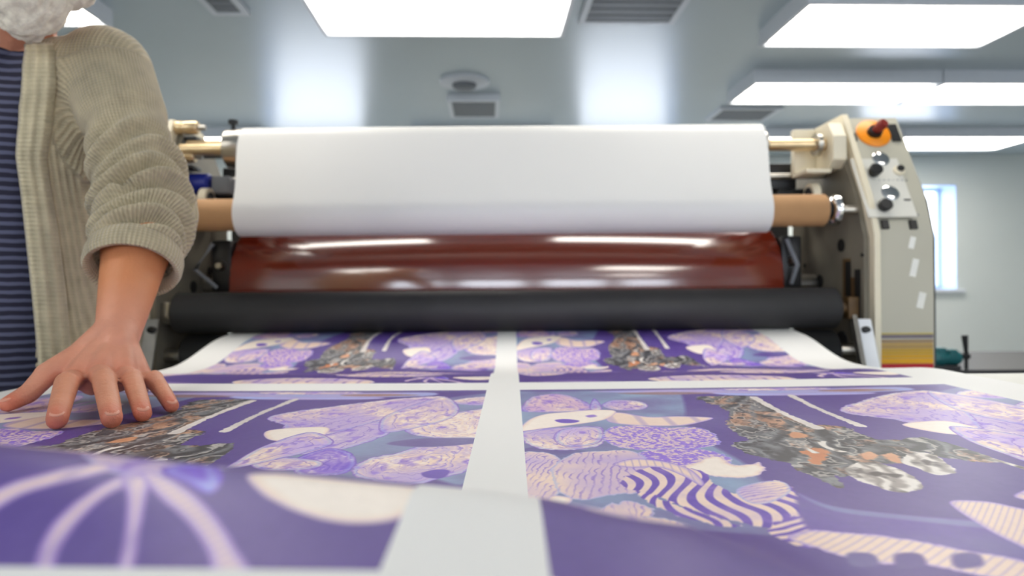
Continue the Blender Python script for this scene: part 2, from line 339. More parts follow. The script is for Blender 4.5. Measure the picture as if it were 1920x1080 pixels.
def paint(pts, style, left=False, uv=False, jag=0.0, ang=0.0, pitch=.008, soft=.0012, c1=None, c2=None):
    poly = smoothpoly(pts if uv else touv(pts, left)); r = sdf(poly)
    if r is None: return
    sl, ins, d = r
    d = d+(N5[sl]-.5)*jag+(N2[sl]-.5)*jag
    a = np.clip(d/soft+.5, 0, 1); u, v = UU[sl], VV[sl]; n1, n2, n3, n5 = N1[sl], N2[sl], N3[sl], N5[sl]
    q = (u*math.cos(ang)+v*math.sin(ang))
    if style == 'flat': col = lerp(c1, c2, np.clip(n1*1.6-.3, 0, 1))
    elif style == 'lump':
        t = np.clip((n1-.5)*2.4+.45+np.sin(d*900+n2*9)*.16, 0, 1); col = lerp(LAV if c1 is None else c1, PEACH if c2 is None else c2, t)
        lines = np.clip(1-abs(np.sin((d+n2*.02+n1*.02)*math.pi/pitch))*3.2, 0, 1); col = lerp(col, np.broadcast_to(VIO, col.shape), lines*.55)
        col = lerp(col, np.broadcast_to(VIO*1.1, col.shape), np.clip((n2-.56)*4, 0, 1)*.6); col = lerp(col, np.broadcast_to(CREAM, col.shape), np.clip((n5*.4+n1*.6-.56)*6, 0, 1)*.7)
        rim = np.clip(1-abs(d-.0035)/.0028, 0, 1); col = lerp(col, np.broadcast_to(SKYB, col.shape), rim*.5)
        rim = np.clip(1-d/.0022, 0, 1); col = lerp(col, np.broadcast_to(VIO, col.shape), rim*.8)
    elif style == 'wool':
        t = np.clip((N6[sl]-.5)*4+.5+(n1-.5), 0, 1); col = lerp(VIO*1.12, PEACH, t); col = lerp(col, np.broadcast_to(LAV, col.shape), .35)
        rim = np.clip(1-d/.003, 0, 1); col = lerp(col, np.broadcast_to(SKYB, col.shape), rim*.6)
    elif style == 'fur':
        t = np.clip((n1-.5)*2+.62, 0, 1); col = lerp(LAV, PEACH, t)
        hz = np.clip((np.sin((q+n2*.01)*2*math.pi/pitch)-.35)*1.4, 0, 1)*np.clip((n2-.35)*3, 0, 1); col = lerp(col, np.broadcast_to(VIO, col.shape), hz*.6)
        rim = np.clip(1-d/.003, 0, 1); col = lerp(col, np.broadcast_to(SKYB, col.shape), rim*.6)
    elif style == 'ribs':
        ph = q+.009*np.sin(v*60+u*25)+n1*.012; w_ = np.sin(ph*2*math.pi/pitch)
        col = lerp(VIO*.92, PEACH, np.clip(w_*3.5+.7, 0, 1)); col = lerp(col, np.broadcast_to(LAV, col.shape), np.clip(n2-.35, 0, 1)*.7)
    elif style == 'bone':
        col = lerp(LAV, PEACH, np.clip(d/.006, 0, 1)); hz = np.clip((np.sin(q*2*math.pi/pitch)-.5)*2, 0, 1); col = lerp(col, np.broadcast_to(LAV*.92, col.shape), hz*.6)
        rim = np.clip(1-d/.002, 0, 1); col = lerp(col, np.broadcast_to(VIO, col.shape), rim*.4)
    elif style == 'cream':
        col = lerp(PEACH, CREAM, np.clip(d/.006+n2-.5, 0, 1)); rim = np.clip(1-d/.0025, 0, 1); col = lerp(col, np.broadcast_to(LAV, col.shape), rim*.7)
    elif style == 'husk':
        # dark tangled figure: streaks along the figure
        ph = q*260+(n1-.5)*16+(n2-.5)*7; t = .5+.5*np.sin(ph); col = lerp(Cc(58,58,66), Cc(150,152,156), np.clip(t*.8+(n2-.5)*1.2, 0, 1))
        col = lerp(col, np.broadcast_to(Cc(222,214,206), col.shape), np.clip((np.sin(ph*.53+1+n2*5)-.72)*3, 0, 1)*.8)
        col = lerp(col, np.broadcast_to(Cc(214,150,112), col.shape), np.clip((N4[sl]+n2-1.16)*5, 0, 1)*.7)
        col = lerp(col, np.broadcast_to(Cc(34,32,40), col.shape), np.clip((n5*.5+n2-.92)*6, 0, 1)*.7)
    elif style == 'skull':
        ph = q*420+(n1-.5)*14+n2*6; t = .5+.5*np.sin(ph); col = lerp(Cc(150,140,136), Cc(236,230,224), np.clip(t*1.1+.1, 0, 1))
        col = lerp(col, np.broadcast_to(Cc(86,78,78), col.shape), np.clip((n2-.62)*6, 0, 1)*.8)
    art[sl] = lerp(art[sl], np.clip(col, 0, 1), a)
def stroke(p, q_, w_, style, left=False, uv=False, bend=0.0, **k):
    a, b_ = (np.array(p, float), np.array(q_, float)) if uv else map(np.array, touv([p, q_], left))
    d = b_-a; n = np.array([-d[1], d[0]])/np.linalg.norm(d); L_ = []; R_ = []
    for i in range(7):
        t = i/6; c_ = a+d*t+n*bend*math.sin(math.pi*t); wv = w_*(.75+.25*abs(2*t-1)); L_.append(c_+n*wv); R_.append(c_-n*wv)
    paint(L_+R_[::-1], style, uv=True, **k)
fl = dict(style='flat')
# grounds
paint([(960,726),(1245,724),(1290,800),(1330,830),(1400,870),(1450,925),(1520,975),(1500,1005),(1250,1000),(1100,965),(960,930)], 'flat', c1=TEAL, c2=SLATE, soft=.006)
paint([(500,890),(560,832),(640,795),(745,788),(800,752),(930,736),(935,760),(890,890),(800,895),(640,900)], 'flat', True, c1=TEAL, c2=SLATE, soft=.006)
paint([(985,890),(985,838),(1120,846),(1130,862),(1060,868)], 'flat', c1=TEAL*.9, c2=PUR, soft=.005)
# bands along the far edge
paint([(0,.0),(.6,.0),(.6,.013),(.3,.02),(0,.014)], 'flat', uv=True, c1=SLATE*.92, c2=PUR*1.1, soft=.004)
paint([(.11,.018),(.25,.012),(.40,.02),(.52,.018),(.52,.05),(.40,.058),(.24,.05),(.12,.03)], 'flat', uv=True, c1=LAV*.98, c2=SKYB*.98, soft=.006)
paint([(.14,.038),(.2,.034),(.26,.046),(.2,.056),(.14,.046)], 'flat', uv=True, c1=Cc(150,120,128), c2=Cc(172,140,150), soft=.005)
paint([(.41,.035),(.46,.03),(.51,.042),(.46,.05),(.41,.045)], 'flat', uv=True, c1=Cc(176,130,120), c2=Cc(160,130,140), soft=.005)
paint([(.28,.012),(.33,.008),(.42,.012),(.42,.03),(.34,.034),(.28,.024)], 'lump', uv=True, pitch=.011, jag=.004)
paint([(.26,.05),(.34,.055),(.46,.06),(.44,.075),(.3,.072)], 'flat', uv=True, c1=SKYB*1.05, c2=LAV, soft=.006)
# right-hand lumps (seen whole on the left print)
L = True
paint([(550,797),(640,777),(690,768),(760,754),(822,752),(826,758),(795,769),(740,786),(640,801),(570,806)], 'lump', L, pitch=.012, jag=.003)
paint([(760,806),(785,783),(830,776),(880,768),(935,762),(925,812),(860,820),(800,818)], 'lump', L, pitch=.009, jag=.003)
paint([(840,752),(880,744),(930,742),(930,756),(880,758)], 'lump', L, pitch=.012, jag=.003)
paint([(548,838),(575,818),(620,800),(690,789),(735,797),(726,813),(670,833),(610,846),(560,850)], 'lump', L, pitch=.013, c1=LAV, c2=CREAM, jag=.003)
paint([(545,868),(570,850),(615,839),(655,846),(668,862),(650,884),(600,890),(560,888)], 'lump', L, pitch=.02, c1=VIO*1.1, c2=LAV, jag=.002)
paint([(470,868),(520,855),(600,862),(590,876),(500,880)], 'lump', L, pitch=.016)
paint([(655,884),(690,858),(750,846),(800,829),(860,823),(905,830),(893,872),(850,888),(780,905),(700,900)], 'lump', L, pitch=.010, c1=LAV, c2=PEACH, jag=.003)
paint([(790,885),(815,878),(842,880),(830,893),(800,893)], 'flat', L, c1=VIO*.9, c2=VIO, soft=.002)
paint([(725,830),(790,820),(905,820),(900,828),(800,836)], 'flat', L, c1=PUR, c2=SLATE, soft=.004)
paint([(1575,772),(1615,752),(1680,738),(1745,735),(1790,748),(1835,795),(1832,808),(1760,810),(1690,790)], 'lump', c1=LAV, c2=PEACH, pitch=.016, jag=.004)
paint([(1690,796),(1770,790),(1840,806),(1828,816),(1760,812)], 'cream')
paint([(1740,736),(1850,752),(1940,775),(1940,800),(1850,785),(1780,765)], 'lump', pitch=.018)
paint([(1780,800),(1860,808),(1940,826),(1940,866),(1880,850),(1810,824)], 'lump', pitch=.018, c1=LAV*1.05)
# left-hand animals (seen on the right print)
paint([(978,768),(985,752),(1000,742),(1040,737),(1075,743),(1112,763),(1070,770),(1010,771)], 'lump', pitch=.011, c1=PINK, jag=.003)
paint([(1105,765),(1112,746),(1122,752),(1128,766)], 'lump', pitch=.02)
paint([(1128,757),(1150,749),(1195,751),(1214,758),(1205,766),(1165,768),(1138,764)], 'lump', pitch=.012)
paint([(1138,774),(1165,772),(1215,780),(1270,779),(1335,782),(1315,790),(1270,797),(1190,796),(1140,789)], 'bone', pitch=.03)
paint([(976,806),(990,786),(1020,775),(1060,771),(1110,767),(1150,768),(1152,775),(1130,786),(1080,794),(1030,800)], 'cream')
paint([(1040,786),(1060,784),(1085,787),(1075,791),(1052,791)], 'flat', c1=VIO*.9, c2=VIO, soft=.002)
paint([(1098,778),(1112,776),(1118,779),(1105,781)], 'flat', c1=LAV, c2=VIO, soft=.003)
paint([(976,808),(1040,800),(1120,798),(1132,810),(1132,826),(1110,837),(1050,842),(1000,836),(976,820)], 'lump', pitch=.012, jag=.003)
paint([(1038,822),(1046,806),(1080,799),(1125,801),(1130,820),(1110,832),(1060,835)], 'lump', pitch=.009, c1=LAV*1.05)
paint([(1128,816),(1145,800),(1190,796),(1250,800),(1310,800),(1342,816),(1348,830),(1310,838),(1250,842),(1180,840),(1145,832)], 'wool', jag=.004)
paint([(1190,850),(1230,840),(1290,838),(1345,846),(1372,862),(1350,880),(1290,886),(1230,872)], 'wool', jag=.004)
paint([(1278,876),(1310,862),(1345,853),(1372,868),(1405,868),(1422,864),(1433,874),(1424,888),(1390,894),(1340,890)], 'cream', jag=.003)
paint([(974,852),(1010,845),(1042,852),(1060,872),(1056,905),(1040,930),(1010,946),(974,940)], 'fur', ang=.3, pitch=.005, jag=.002)
paint([(1034,892),(1040,868),(1075,848),(1130,843),(1185,843),(1215,862),(1235,890),(1215,918),(1150,925),(1090,934),(1050,922)], 'fur', ang=.2, pitch=.006, jag=.003)
paint([(1025,934),(1040,926),(1072,932),(1060,946),(1040,952)], 'cream')
paint([(1165,906),(1195,880),(1245,868),(1310,880),(1350,912),(1390,922),(1430,902),(1465,900),(1492,924),(1508,958),(1500,990),(1450,992),(1380,976),(1300,955),(1230,930)], 'ribs', ang=.12, pitch=.0125, jag=.004)
paint([(1380,915),(1430,900),(1470,902),(1480,920),(1440,940),(1400,938)], 'fur', ang=1.2, pitch=.005)
paint([(1150,868),(1185,858),(1240,862),(1290,876),(1318,900),(1312,908),(1280,890),(1235,874),(1180,874)], 'bone', ang=.1, pitch=.006)
paint([(1190,918),(1225,925),(1290,950),(1380,982),(1360,990),(1280,965),(1215,940)], 'ribs', ang=.1, pitch=.010, jag=.006)
paint([(1115,962),(1135,944),(1175,936),(1215,945),(1225,962),(1180,972)], 'fur', ang=.1, pitch=.005, jag=.006)
paint([(1170,980),(1215,966),(1260,975),(1285,992),(1240,1000)], 'fur', ang=.1, pitch=.006, jag=.006)
paint([(1435,990),(1500,965),(1540,1000),(1520,1030),(1470,1020)], 'ribs', ang=.9, pitch=.012, jag=.005)
# dark band and arcs near the front
paint([(1494,922),(1560,946),(1700,963),(1940,985),(1940,1075),(1750,1020),(1600,1000),(1515,990)], 'flat', c1=SLATE, c2=PUR*1.15, soft=.004)
paint([(1494,922),(1560,946),(1700,963),(1940,985),(1940,996),(1700,972),(1560,954)], 'flat', c1=SKYB*.82, c2=SLATE*1.1, soft=.004)
paint([(1778,940),(1830,936),(1890,945),(1990,975),(1990,1060),(1920,1025),(1850,990)], 'bone', ang=.7, pitch=.0035)
paint([(1476,1008),(1520,992),(1600,996),(1700,1008),(1800,1028),(1960,1064),(1960,1110),(1860,1090),(1740,1066),(1640,1060),(1540,1035)], 'bone', ang=.8, pitch=.0055, jag=.003)
for px_ in (1600, 1690, 1800): paint([(px_-5,1042),(px_+40,1040),(px_+58,1066),(px_+10,1072)], 'flat', c1=SLATE, c2=PUR, soft=.003)
# the two withered figures in the middle
A = .35
paint([(1302,745),(1345,742),(1400,742),(1440,757),(1490,785),(1530,796),(1585,800),(1640,822),(1700,826),(1740,842),(1700,866),(1640,868),(1600,884),(1560,890),(1500,852),(1440,838),(1390,818),(1362,795),(1362,768)], 'husk', ang=A, jag=.008)
paint([(1374,832),(1400,826),(1460,834),(1530,848),(1580,872),(1560,892),(1500,872),(1440,858),(1395,846)], 'husk', ang=A, jag=.006)
paint([(1480,866),(1510,868),(1550,884),(1580,905),(1572,912),(1535,896),(1500,882)], 'husk', ang=A, jag=.004)
paint([(1690,824),(1730,820),(1790,834),(1850,854),(1875,866),(1810,862),(1740,850)], 'husk', ang=A, jag=.005)
stroke((1840, 854), (1925, 878), .0035, 'skull', ang=A)
paint([(1500,846),(1520,838),(1548,842),(1550,852),(1538,868),(1520,866),(1512,854)], 'flat', c1=Cc(206,128,84), c2=Cc(226,160,120), soft=.003, jag=.006)
for pts in ([(1476,814),(1490,809),(1510,814),(1505,820),(1484,820)], [(1652,852),(1672,848),(1692,860),(1688,868),(1665,862)], [(1610,850),(1630,846),(1645,856),(1625,860)]):
    paint(pts, 'flat', c1=Cc(206,140,100), c2=Cc(232,180,146), soft=.003, jag=.004)
paint([(1584,878),(1605,866),(1650,868),(1700,884),(1728,906),(1722,917),(1680,920),(1635,908),(1600,894)], 'skull', ang=A, jag=.003)
paint([(1686,862),(1710,848),(1745,850),(1780,870),(1790,886),(1755,888),(1715,876)], 'skull', ang=A, jag=.003)
for pts in ([(1628,884),(1645,882),(1655,888),(1640,891)], [(1660,886),(1690,888),(1680,894)], [(1725,862),(1745,864),(1738,870)]): paint(pts, 'flat', c1=Cc(70,60,62), c2=Cc(110,96,92), soft=.003)
BW = dict(c1=Cc(206,198,194), c2=Cc(240,232,226), jag=.003); stroke((1412, 744), (1535, 803), .0055, 'flat', bend=.004, **BW); stroke((1482, 741), (1615, 799), .005, 'flat', bend=.004, **BW)
stroke((1540, 826), (1580, 846), .004, 'skull', ang=A, bend=.006); stroke((1480, 825), (1530, 848), .003, 'skull', ang=A)
# large soft bones at the near end
arcs = []
paint([(150,850),(190,828),(260,826),(330,842),(400,850),(430,862),(340,886),(270,890),(190,880)], 'fur', 'hump', pitch=.02)
paint([(-60,950),(0,912),(90,885),(190,866),(210,880),(120,905),(40,928),(-60,985)], 'bone', 'hump', pitch=.02)
paint([(300,880),(350,866),(405,868),(418,900),(392,925),(345,905)], 'lump', 'hump', pitch=.03, c1=VIO*1.1, c2=SKYB*1.15)
paint([(60,1080),(85,1000),(140,940),(215,895),(262,884),(258,902),(200,930),(150,975),(112,1030),(95,1080)], 'bone', 'hump', pitch=.02)
paint([(228,895),(280,893),(275,930),(262,1000),(245,1080),(218,1080),(232,1000),(236,930)], 'bone', 'hump', pitch=.02)
paint([(262,884),(300,888),(360,922),(410,975),(445,1030),(475,1085),(405,1085),(385,1030),(345,975),(290,925)], 'bone', 'hump', pitch=.004, ang=.6)
paint([(462,890),(520,886),(600,890),(700,900),(800,915),(830,935),(770,962),(720,978),(640,980),(560,960),(490,925)], 'cream', 'hump')
# fill the strip of artwork that only shows on the far row: broad horns and arcs
paint([(.33,.50),(.40,.47),(.50,.50),(.58,.56),(.56,.575),(.48,.53),(.40,.505),(.35,.52)], 'bone', uv=True, pitch=.012)
paint([(.31,.56),(.37,.53),(.43,.555),(.46,.61),(.40,.65),(.33,.63)], 'fur', uv=True, pitch=.01)
paint([(.47,.58),(.53,.57),(.58,.61),(.56,.66),(.49,.65)], 'lump', uv=True, pitch=.012, c1=PINK)
paint([(.34,.68),(.42,.66),(.52,.69),(.47,.72),(.37,.715)], 'fur', uv=True, pitch=.02)
paint([(.20,.77),(.26,.735),(.34,.735),(.41,.76),(.42,.80),(.36,.83),(.25,.825)], 'fur', uv=True, pitch=.02)
paint([(.03,.79),(.09,.775),(.16,.80),(.14,.835),(.05,.835)], 'flat', uv=True, c1=Cc(140,112,182), c2=Cc(120,92,168), soft=.012)
paint([(.0,.66),(.05,.60),(.085,.63),(.07,.70),(.02,.72)], 'fur', uv=True, pitch=.01)
art = np.clip(art+(N5-.5)[..., None]*.03, 0, 1)
img = bpy.data.images.new('artwork', TW, TH, alpha=False, float_buffer=False)
buf = np.ones((TH, TW, 4), np.float32); buf[..., :3] = art[::-1]; img.pixels.foreach_set(buf.ravel()); img.update(); img.pack()
mp = bpy.data.materials.new('laminated_print'); mp.use_nodes = True; nt = mp.node_tree; b_ = nt.nodes['Principled BSDF']
ti = nt.nodes.new('ShaderNodeTexImage'); ti.image = img; ti.extension = 'EXTEND'; uvn = nt.nodes.new('ShaderNodeUVMap')
nt.links.new(uvn.outputs[0], ti.inputs[0]); nt.links.new(ti.outputs[0], b_.inputs['Base Color']); b_.inputs['Roughness'].default_value = .38; b_.inputs['Specular IOR Level'].default_value = .35
M['print'] = mp

def sheet_patch(xa, xb, sa, sb, name, m, parent=None, uv=None, nx=None, th=0):
    nx = nx or max(2, int((xb-xa)/.03)); ns = max(2, int((sb-sa)/.01))
    xs_ = np.linspace(xa, xb, nx+1); ss = np.linspace(sa, sb, ns+1); Ds = D_of(ss)
    XX, DD = np.meshgrid(xs_, Ds); Z = H(XX, DD); v = np.stack([XX, DD, Z], -1).reshape(-1, 3)
    f = [(j*(nx+1)+i, j*(nx+1)+i+1, (j+1)*(nx+1)+i+1, (j+1)*(nx+1)+i) for j in range(ns) for i in range(nx)]
    me = bpy.data.meshes.new(name); me.from_pydata(v.tolist(), [], f); me.materials.append(m)
    if uv:
        ul = me.uv_layers.new(name='UVMap'); idx = np.array([l.vertex_index for l in me.loops])
        U = np.stack([(v[idx, 0]-xa)/(xb-xa), np.repeat((ss-sa)/(sb-sa), nx+1)[idx]], -1)
        ul.data.foreach_set('uv', U.astype(np.float32).ravel())
    me.polygons.foreach_set('use_smooth', [True]*len(me.polygons))
    o = bpy.data.objects.new(name, me); COL.objects.link(o)
    if parent is not None: attach(o, parent)
    return o, (v, f)
smin, smax = S_of(-.5), S_of(1.80)
sheet = thing('printed_sheet', (0, .6, .956), 'long white sheet of purple fantasy art prints feeding under the black roller', 'print sheet')
mb = MB()
xcuts = [SX0, PG0-PW, PG0, PG1, PG1+PW, SX1]; scuts = sorted([smin, smax]+[t for a in rows for t in a if smin < t < smax])
for i in range(5):
    for j in range(len(scuts)-1):
        sa, sb = scuts[j], scuts[j+1]; inrow = any(a[0]-1e-6 <= sa and sb <= a[1]+1e-6 for a in rows)
        if i in (1, 3) and inrow: continue
        o, (v, f) = sheet_patch(xcuts[i], xcuts[i+1], sa, sb, 'tmp', M['paper']); bpy.data.objects.remove(o); mb.add(v, f)
mb.build('paper_margin', M['paper'], sheet, 60)
for a, bb in rows:
    for xa in (PG0-PW, PG1):
        sa, sb = max(a, smin), min(bb, smax)
        o, _ = sheet_patch(xa, xa+PW, sa, sb, 'art_print', M['print'], sheet, True)
        ul = o.data.uv_layers[0]; n = len(ul.data); arr = np.empty(n*2, np.float32); ul.data.foreach_get('uv', arr); arr = arr.reshape(-1, 2)
        arr[:, 1] = ((sa-a)+arr[:, 1]*(sb-sa))/PL; ul.data.foreach_set('uv', arr.ravel())

# ------------------------------------------------------------------ work table
TX0, TX1, TY0, TY1 = -.706, 1.30, -.62, 1.135
tb = thing('work_table', (0.3, .25, 0), 'off white work table under the printed sheet', 'table')
MB().box(TX0, TX1, TY0, TY1, TABLE-.03, TABLE, .003).build('tabletop', M['table'], tb)
for x in (TX0+.04, TX1-.10):
    for y in (TY0+.04, TY1-.10): MB().box(x, x+.06, y, y+.06, 0, TABLE-.03).build('leg', M['steel'], tb)
for y in (TY0+.05, TY1-.08): MB().box(TX0+.1, TX1-.1, y, y+.03, TABLE-.11, TABLE-.03).build('apron', M['steel'], tb)

# ------------------------------------------------------------------ laminating machine
lam = thing('laminating_machine', (0, 1.9, 0), 'large roll laminator with black feed roller and control console', 'laminator')
def P(m, name, material, sm_=40, parent=lam): return m.build(name, material, parent, sm_)
def wx(px, D, py=500): return W(px, py, D).x
def wz(px, py, D): return W(px, py, D).z
# side plates
prof = [(1.70,.10),(1.70,1.225),(1.735,1.33),(1.86,1.555),(2.02,1.555),(2.16,1.42),(2.16,.10)]
pr_in = [(1.715,.10),(1.715,1.22),(1.75,1.32),(1.875,1.54),(2.02,1.54),(2.15,1.41),(2.15,.10)]
XR, XL = .885, -.895
plate_r = P(MB().prism(pr_in, XR, XR+.015), 'side_plate', M['plate'], 20)
plate_l = P(MB().prism(pr_in, XL-.015, XL), 'side_plate', M['plate'], 20)
# console housing (right) : body, cream edge, sloping control panel
body = P(MB().prism(prof, .912, 1.05), 'console_housing', M['beige'], 25)
P(MB().prism([(y-.012 if y < 1.9 else y, z+(.008 if z > 1.5 else 0)) for y, z in prof], .897, .912), 'edge_trim', M['cream'], 25)
P(MB().prism([(1.77,.10),(1.77,1.22),(1.80,1.32),(1.92,1.525),(2.0,1.545),(2.19,1.43),(2.19,.10)], 1.05, 1.098), 'back_cover', M['black'], 25)
hl = P(MB().prism(prof, -1.06, -.925), 'left_housing', M['beige'], 25)
P(MB().prism([(y-.012 if y < 1.9 else y, z+(.008 if z > 1.5 else 0)) for y, z in prof], -.925, -.911), 'edge_trim', M['cream'], 25)
# front faces: lower (vertical y=1.70) and sloping (1.735,1.33)->(1.86,1.555)
A0, A1 = Vector((0, 1.735, 1.33)), Vector((0, 1.86, 1.555)); SD = (A1-A0).normalized(); SN = Vector((0, -SD.z, SD.y))
B0, B1 = Vector((0, 1.70, 1.225)), Vector((0, 1.735, 1.33)); 
def onpanel(px, py):
    """point of the console front below a pixel and the face axes there"""
    r = ray(px, py); o = Vector((0, 0, CAMZ))
    for a, b in ((A0, A1), (B0, B1), (Vector((0,1.70,.1)), B0)):
        d = (b-a).normalized(); n = Vector((0, -d.z, d.y)); t = (a-o).dot(n)/r.dot(n); q = o+r*t; k = (q-a).dot(d)
        if -1e-3 <= k <= (b-a).length+.03: return q, d, n
    return q, d, n
def plaque(px, py, w_, h_, th, name, m, parent=lam, bev=.0):
    q, d, n = onpanel(px, py); mt = Matrix(((1,0,0),(0,1,0),(0,0,1))).to_4x4()
    ex = Vector((1,0,0)); mt = Matrix((( ex.x,d.x,n.x,q.x),(ex.y,d.y,n.y,q.y),(ex.z,d.z,n.z,q.z),(0,0,0,1)))
    return MB().box(-w_/2, w_/2, -h_/2, h_/2, 0, th, bev).xf(mt).build(name, m, parent)
def knob(px, py, prof_, name, m, parent=lam, tilt=0.0):
    q, d, n = onpanel(px, py); return MB().lathe(q-n*.001, q+n, prof_, 32).build(name, m, parent, 40)
panel = plaque(1655, 352, .122, .185, .003, 'control_panel', M['panel'])
q_, d_, n_ = onpanel(1637, 252)
knob(1637, 251, [(0,.045),(.004,.045),(.007,.041)], 'emergency_switch_plate', M['orange'])
MB().lathe(q_, q_+n_, [(0,.02),(.018,.018)], 24).build('switch_collar', M['black'], lam, 40)
MB().lathe(q_+n_*.012+Vector((.0,0,.0)), q_+n_*.05+Vector((.010,0,.0)), [(0,.011),(.030,.014),(.036,.011)], 24).build('emergency_knob', M['knobred'], lam, 40)
plaque(1598, 258, .020, .026, .004, 'label_plate', M['black']); plaque(1676, 250, .024, .058, .004, 'label_plate', M['black'])
for (cx, cy), (kx, ky) in (((1650, 299), (1636, 318)), ((1668, 363), (1653, 381))):
    knob(cx, cy, [(.003,.022),(.006,.022),(.009,.017)], 'dial_ring', M['chrome'], panel)
    knob(kx-1, ky+10, [(.003,.010),(.010,.010),(.013,.015),(.028,.0165),(.031,.014)], 'dial_knob', M['black'], panel)
knob(1684, 322, [(.003,.015),(.008,.014)], 'button_ring', M['cream'], panel); knob(1686, 319, [(.006,.009),(.012,.009),(.014,.007)], 'push_button', M['black'], panel)
for x, y in ((1700, 383), (1658, 422), (1711, 422)): plaque(x, y, .018, .024, .007, 'rocker_switch', M['black'], panel if y < 400 else lam, .001)
for x0, y0, n in ((1648, 338, 7), (1660, 402, 8)):
    for k in range(n): plaque(x0+k*8.5, y0+1, .006 if k % 3 else .003, .0022, .0034, 'lettering_mark', M['grille'], panel)
for x, y, a, h_ in ((1710, 455, .014, .03), (1714, 502, .016, .045), (1727, 563, .018, .04)):
    q, d, n = onpanel(x, y); mt = Matrix.Translation(q) @ Matrix.Rotation(.22, 4, 'Y')
    MB().box(-a/2, a/2, -.0012, .002, -h_/2, h_/2).xf(mt).build('tape_scrap', M['tape'], lam)
# stripes along the bottom of the console
stripes = [(624,627,(196,178,96)),(627.5,634,(122,110,118)),(637,642,(160,130,92)),(643.5,647,(196,154,54)),(648.5,652,(182,140,50)),(653.5,658,(206,160,20)),(659,664,(214,166,8)),
           (665,671,(226,170,4)),(672,681.5,(240,176,6)),(682,690,(196,14,40)),(690.5,694,(92,72,140)),(694.5,712,(14,82,170))]
for y0, y1, c_ in stripes:
    za, zb = wz(1690, y1, 1.70), wz(1690, y0, 1.70); m = mat('stripe_%d_%d_%d' % c_, srgb(*c_), .45, var=.01)
    MB().box(.917, 1.047, 1.698, 1.7005, za, zb).build('stripe', m, lam)
# black feed roller, lower roller, red heated roller
YR = 1.755
zc = wz(950, 582, YR); rr = .0525
xa, xb = wx(332, YR), wx(1565, YR)
rol = P(MB().lathe((xa, YR, zc), (xb, YR, zc), [(0, rr-.006), (.006, rr), (xb-xa-.006, rr), (xb-xa, rr-.006)], 48), 'feed_roller', M['rubber'], 50)
P(MB().cyl((XL, YR, zc), (XR, YR, zc), .014, 20), 'roller_shaft', M['rust'], 40, rol)
P(MB().box(XR-.03, XR, YR-.02, YR+.05, zc-.028, zc+.028, .004), 'bearing_block', M['rust'], 30, rol)
P(MB().box(XL, XL+.03, YR-.02, YR+.05, zc-.028, zc+.028, .004), 'bearing_block', M['steel'], 30, rol)
zl = .933
P(MB().lathe((xa+.02, YR+.01, zl), (xb+.0, YR+.01, zl), [(0, .048), (.006, .054), (xb-xa-.026, .054), (xb-xa-.02, .048)], 40), 'lower_roller', M['rubber2'], 50)
P(MB().cyl((XL, YR+.01, zl), (XR, YR+.01, zl), .018, 16), 'roller_shaft', M['steel'], 40)
YH, RH = 2.0, .170; zh = wz(950, 536, YH); hx0, hx1 = wx(448, YH-.1), wx(1452, YH-.1)
P(MB().lathe((hx0, YH, zh), (hx1, YH, zh), [(0, RH-.004), (.004, RH), (hx1-hx0-.004, RH), (hx1-hx0, RH-.004)], 96), 'silicone_roller', M['red'], 50)
P(MB().cyl((XL, YH, zh), (XR, YH, zh), .03, 20), 'roller_shaft', M['steel'], 40)
for s, xq in ((-1, hx0), (1, hx1)):
    xo = XL if s < 0 else XR
    x0, x1 = sorted((xq+s*.005, xq+s*.06))
    P(MB().box(x0, x1, YH-.14, YH-.04, zh-.01, zh+.13, .006), 'bearing_block', M['black'], 30)
    P(MB().lathe(((x0+x1)/2, YH-.16, zh+.06), ((x0+x1)/2, YH-.10, zh+.06), [(0,.008),(.02,.014),(.04,.014)], 16), 'adjuster_bolt', M['steel'], 40)
    P(MB().tube([(x0+.01, YH-.15, zh+.12), (x0+.03*s, YH-.17, zh+.05), (x0+.02, YH-.15, zh-.0)], .006), 'cable', M['grille'], 60)
# holes, slots and stains on the inner side plates
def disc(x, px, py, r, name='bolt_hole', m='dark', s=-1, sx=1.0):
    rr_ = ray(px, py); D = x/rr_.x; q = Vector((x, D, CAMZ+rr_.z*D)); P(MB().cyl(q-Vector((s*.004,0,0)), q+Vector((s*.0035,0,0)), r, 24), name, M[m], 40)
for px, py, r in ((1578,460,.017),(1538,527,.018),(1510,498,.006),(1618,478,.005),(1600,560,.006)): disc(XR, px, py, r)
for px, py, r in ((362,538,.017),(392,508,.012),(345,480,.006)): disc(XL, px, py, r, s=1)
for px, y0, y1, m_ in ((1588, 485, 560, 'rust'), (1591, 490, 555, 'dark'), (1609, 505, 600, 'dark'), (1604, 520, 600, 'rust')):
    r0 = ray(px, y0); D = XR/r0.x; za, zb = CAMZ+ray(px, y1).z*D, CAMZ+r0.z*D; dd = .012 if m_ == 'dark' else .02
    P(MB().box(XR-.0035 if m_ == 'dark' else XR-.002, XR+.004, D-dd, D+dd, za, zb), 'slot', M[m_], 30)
# lower teal knob, white guide levers with bolt at each front corner
disc(XR, 1580, 640, .028, 'lower_knob', 'bench')
for s, px, D in ((1, 1622, 1.655), (-1, 286, 1.70)):
    a = W(px-2, 606, D); b = W(px+18*s, 712, D-.10)
    dv = (b-a); L_ = dv.length; sgn = Matrix.Translation(a) @ dv.to_track_quat('Z', 'Y').to_matrix().to_4x4()
    lev = MB().box(-.017, .017, -.004, .004, -.012, L_, .004).xf(sgn).build('guide_lever', M['frame'] if s > 0 else M['steel'], lam)
    q = W(px, 620, D-.012); P(MB().lathe(q, q-Vector((0, 1, 0)), [(0,.011),(.008,.011),(.011,.007)], 20), 'bolt', M['black'], 40, lev)
    MB().box(-.030, -.020, .0, .035, 0, L_, .002).xf(sgn).build('guide_rail', M['steel'], lam)
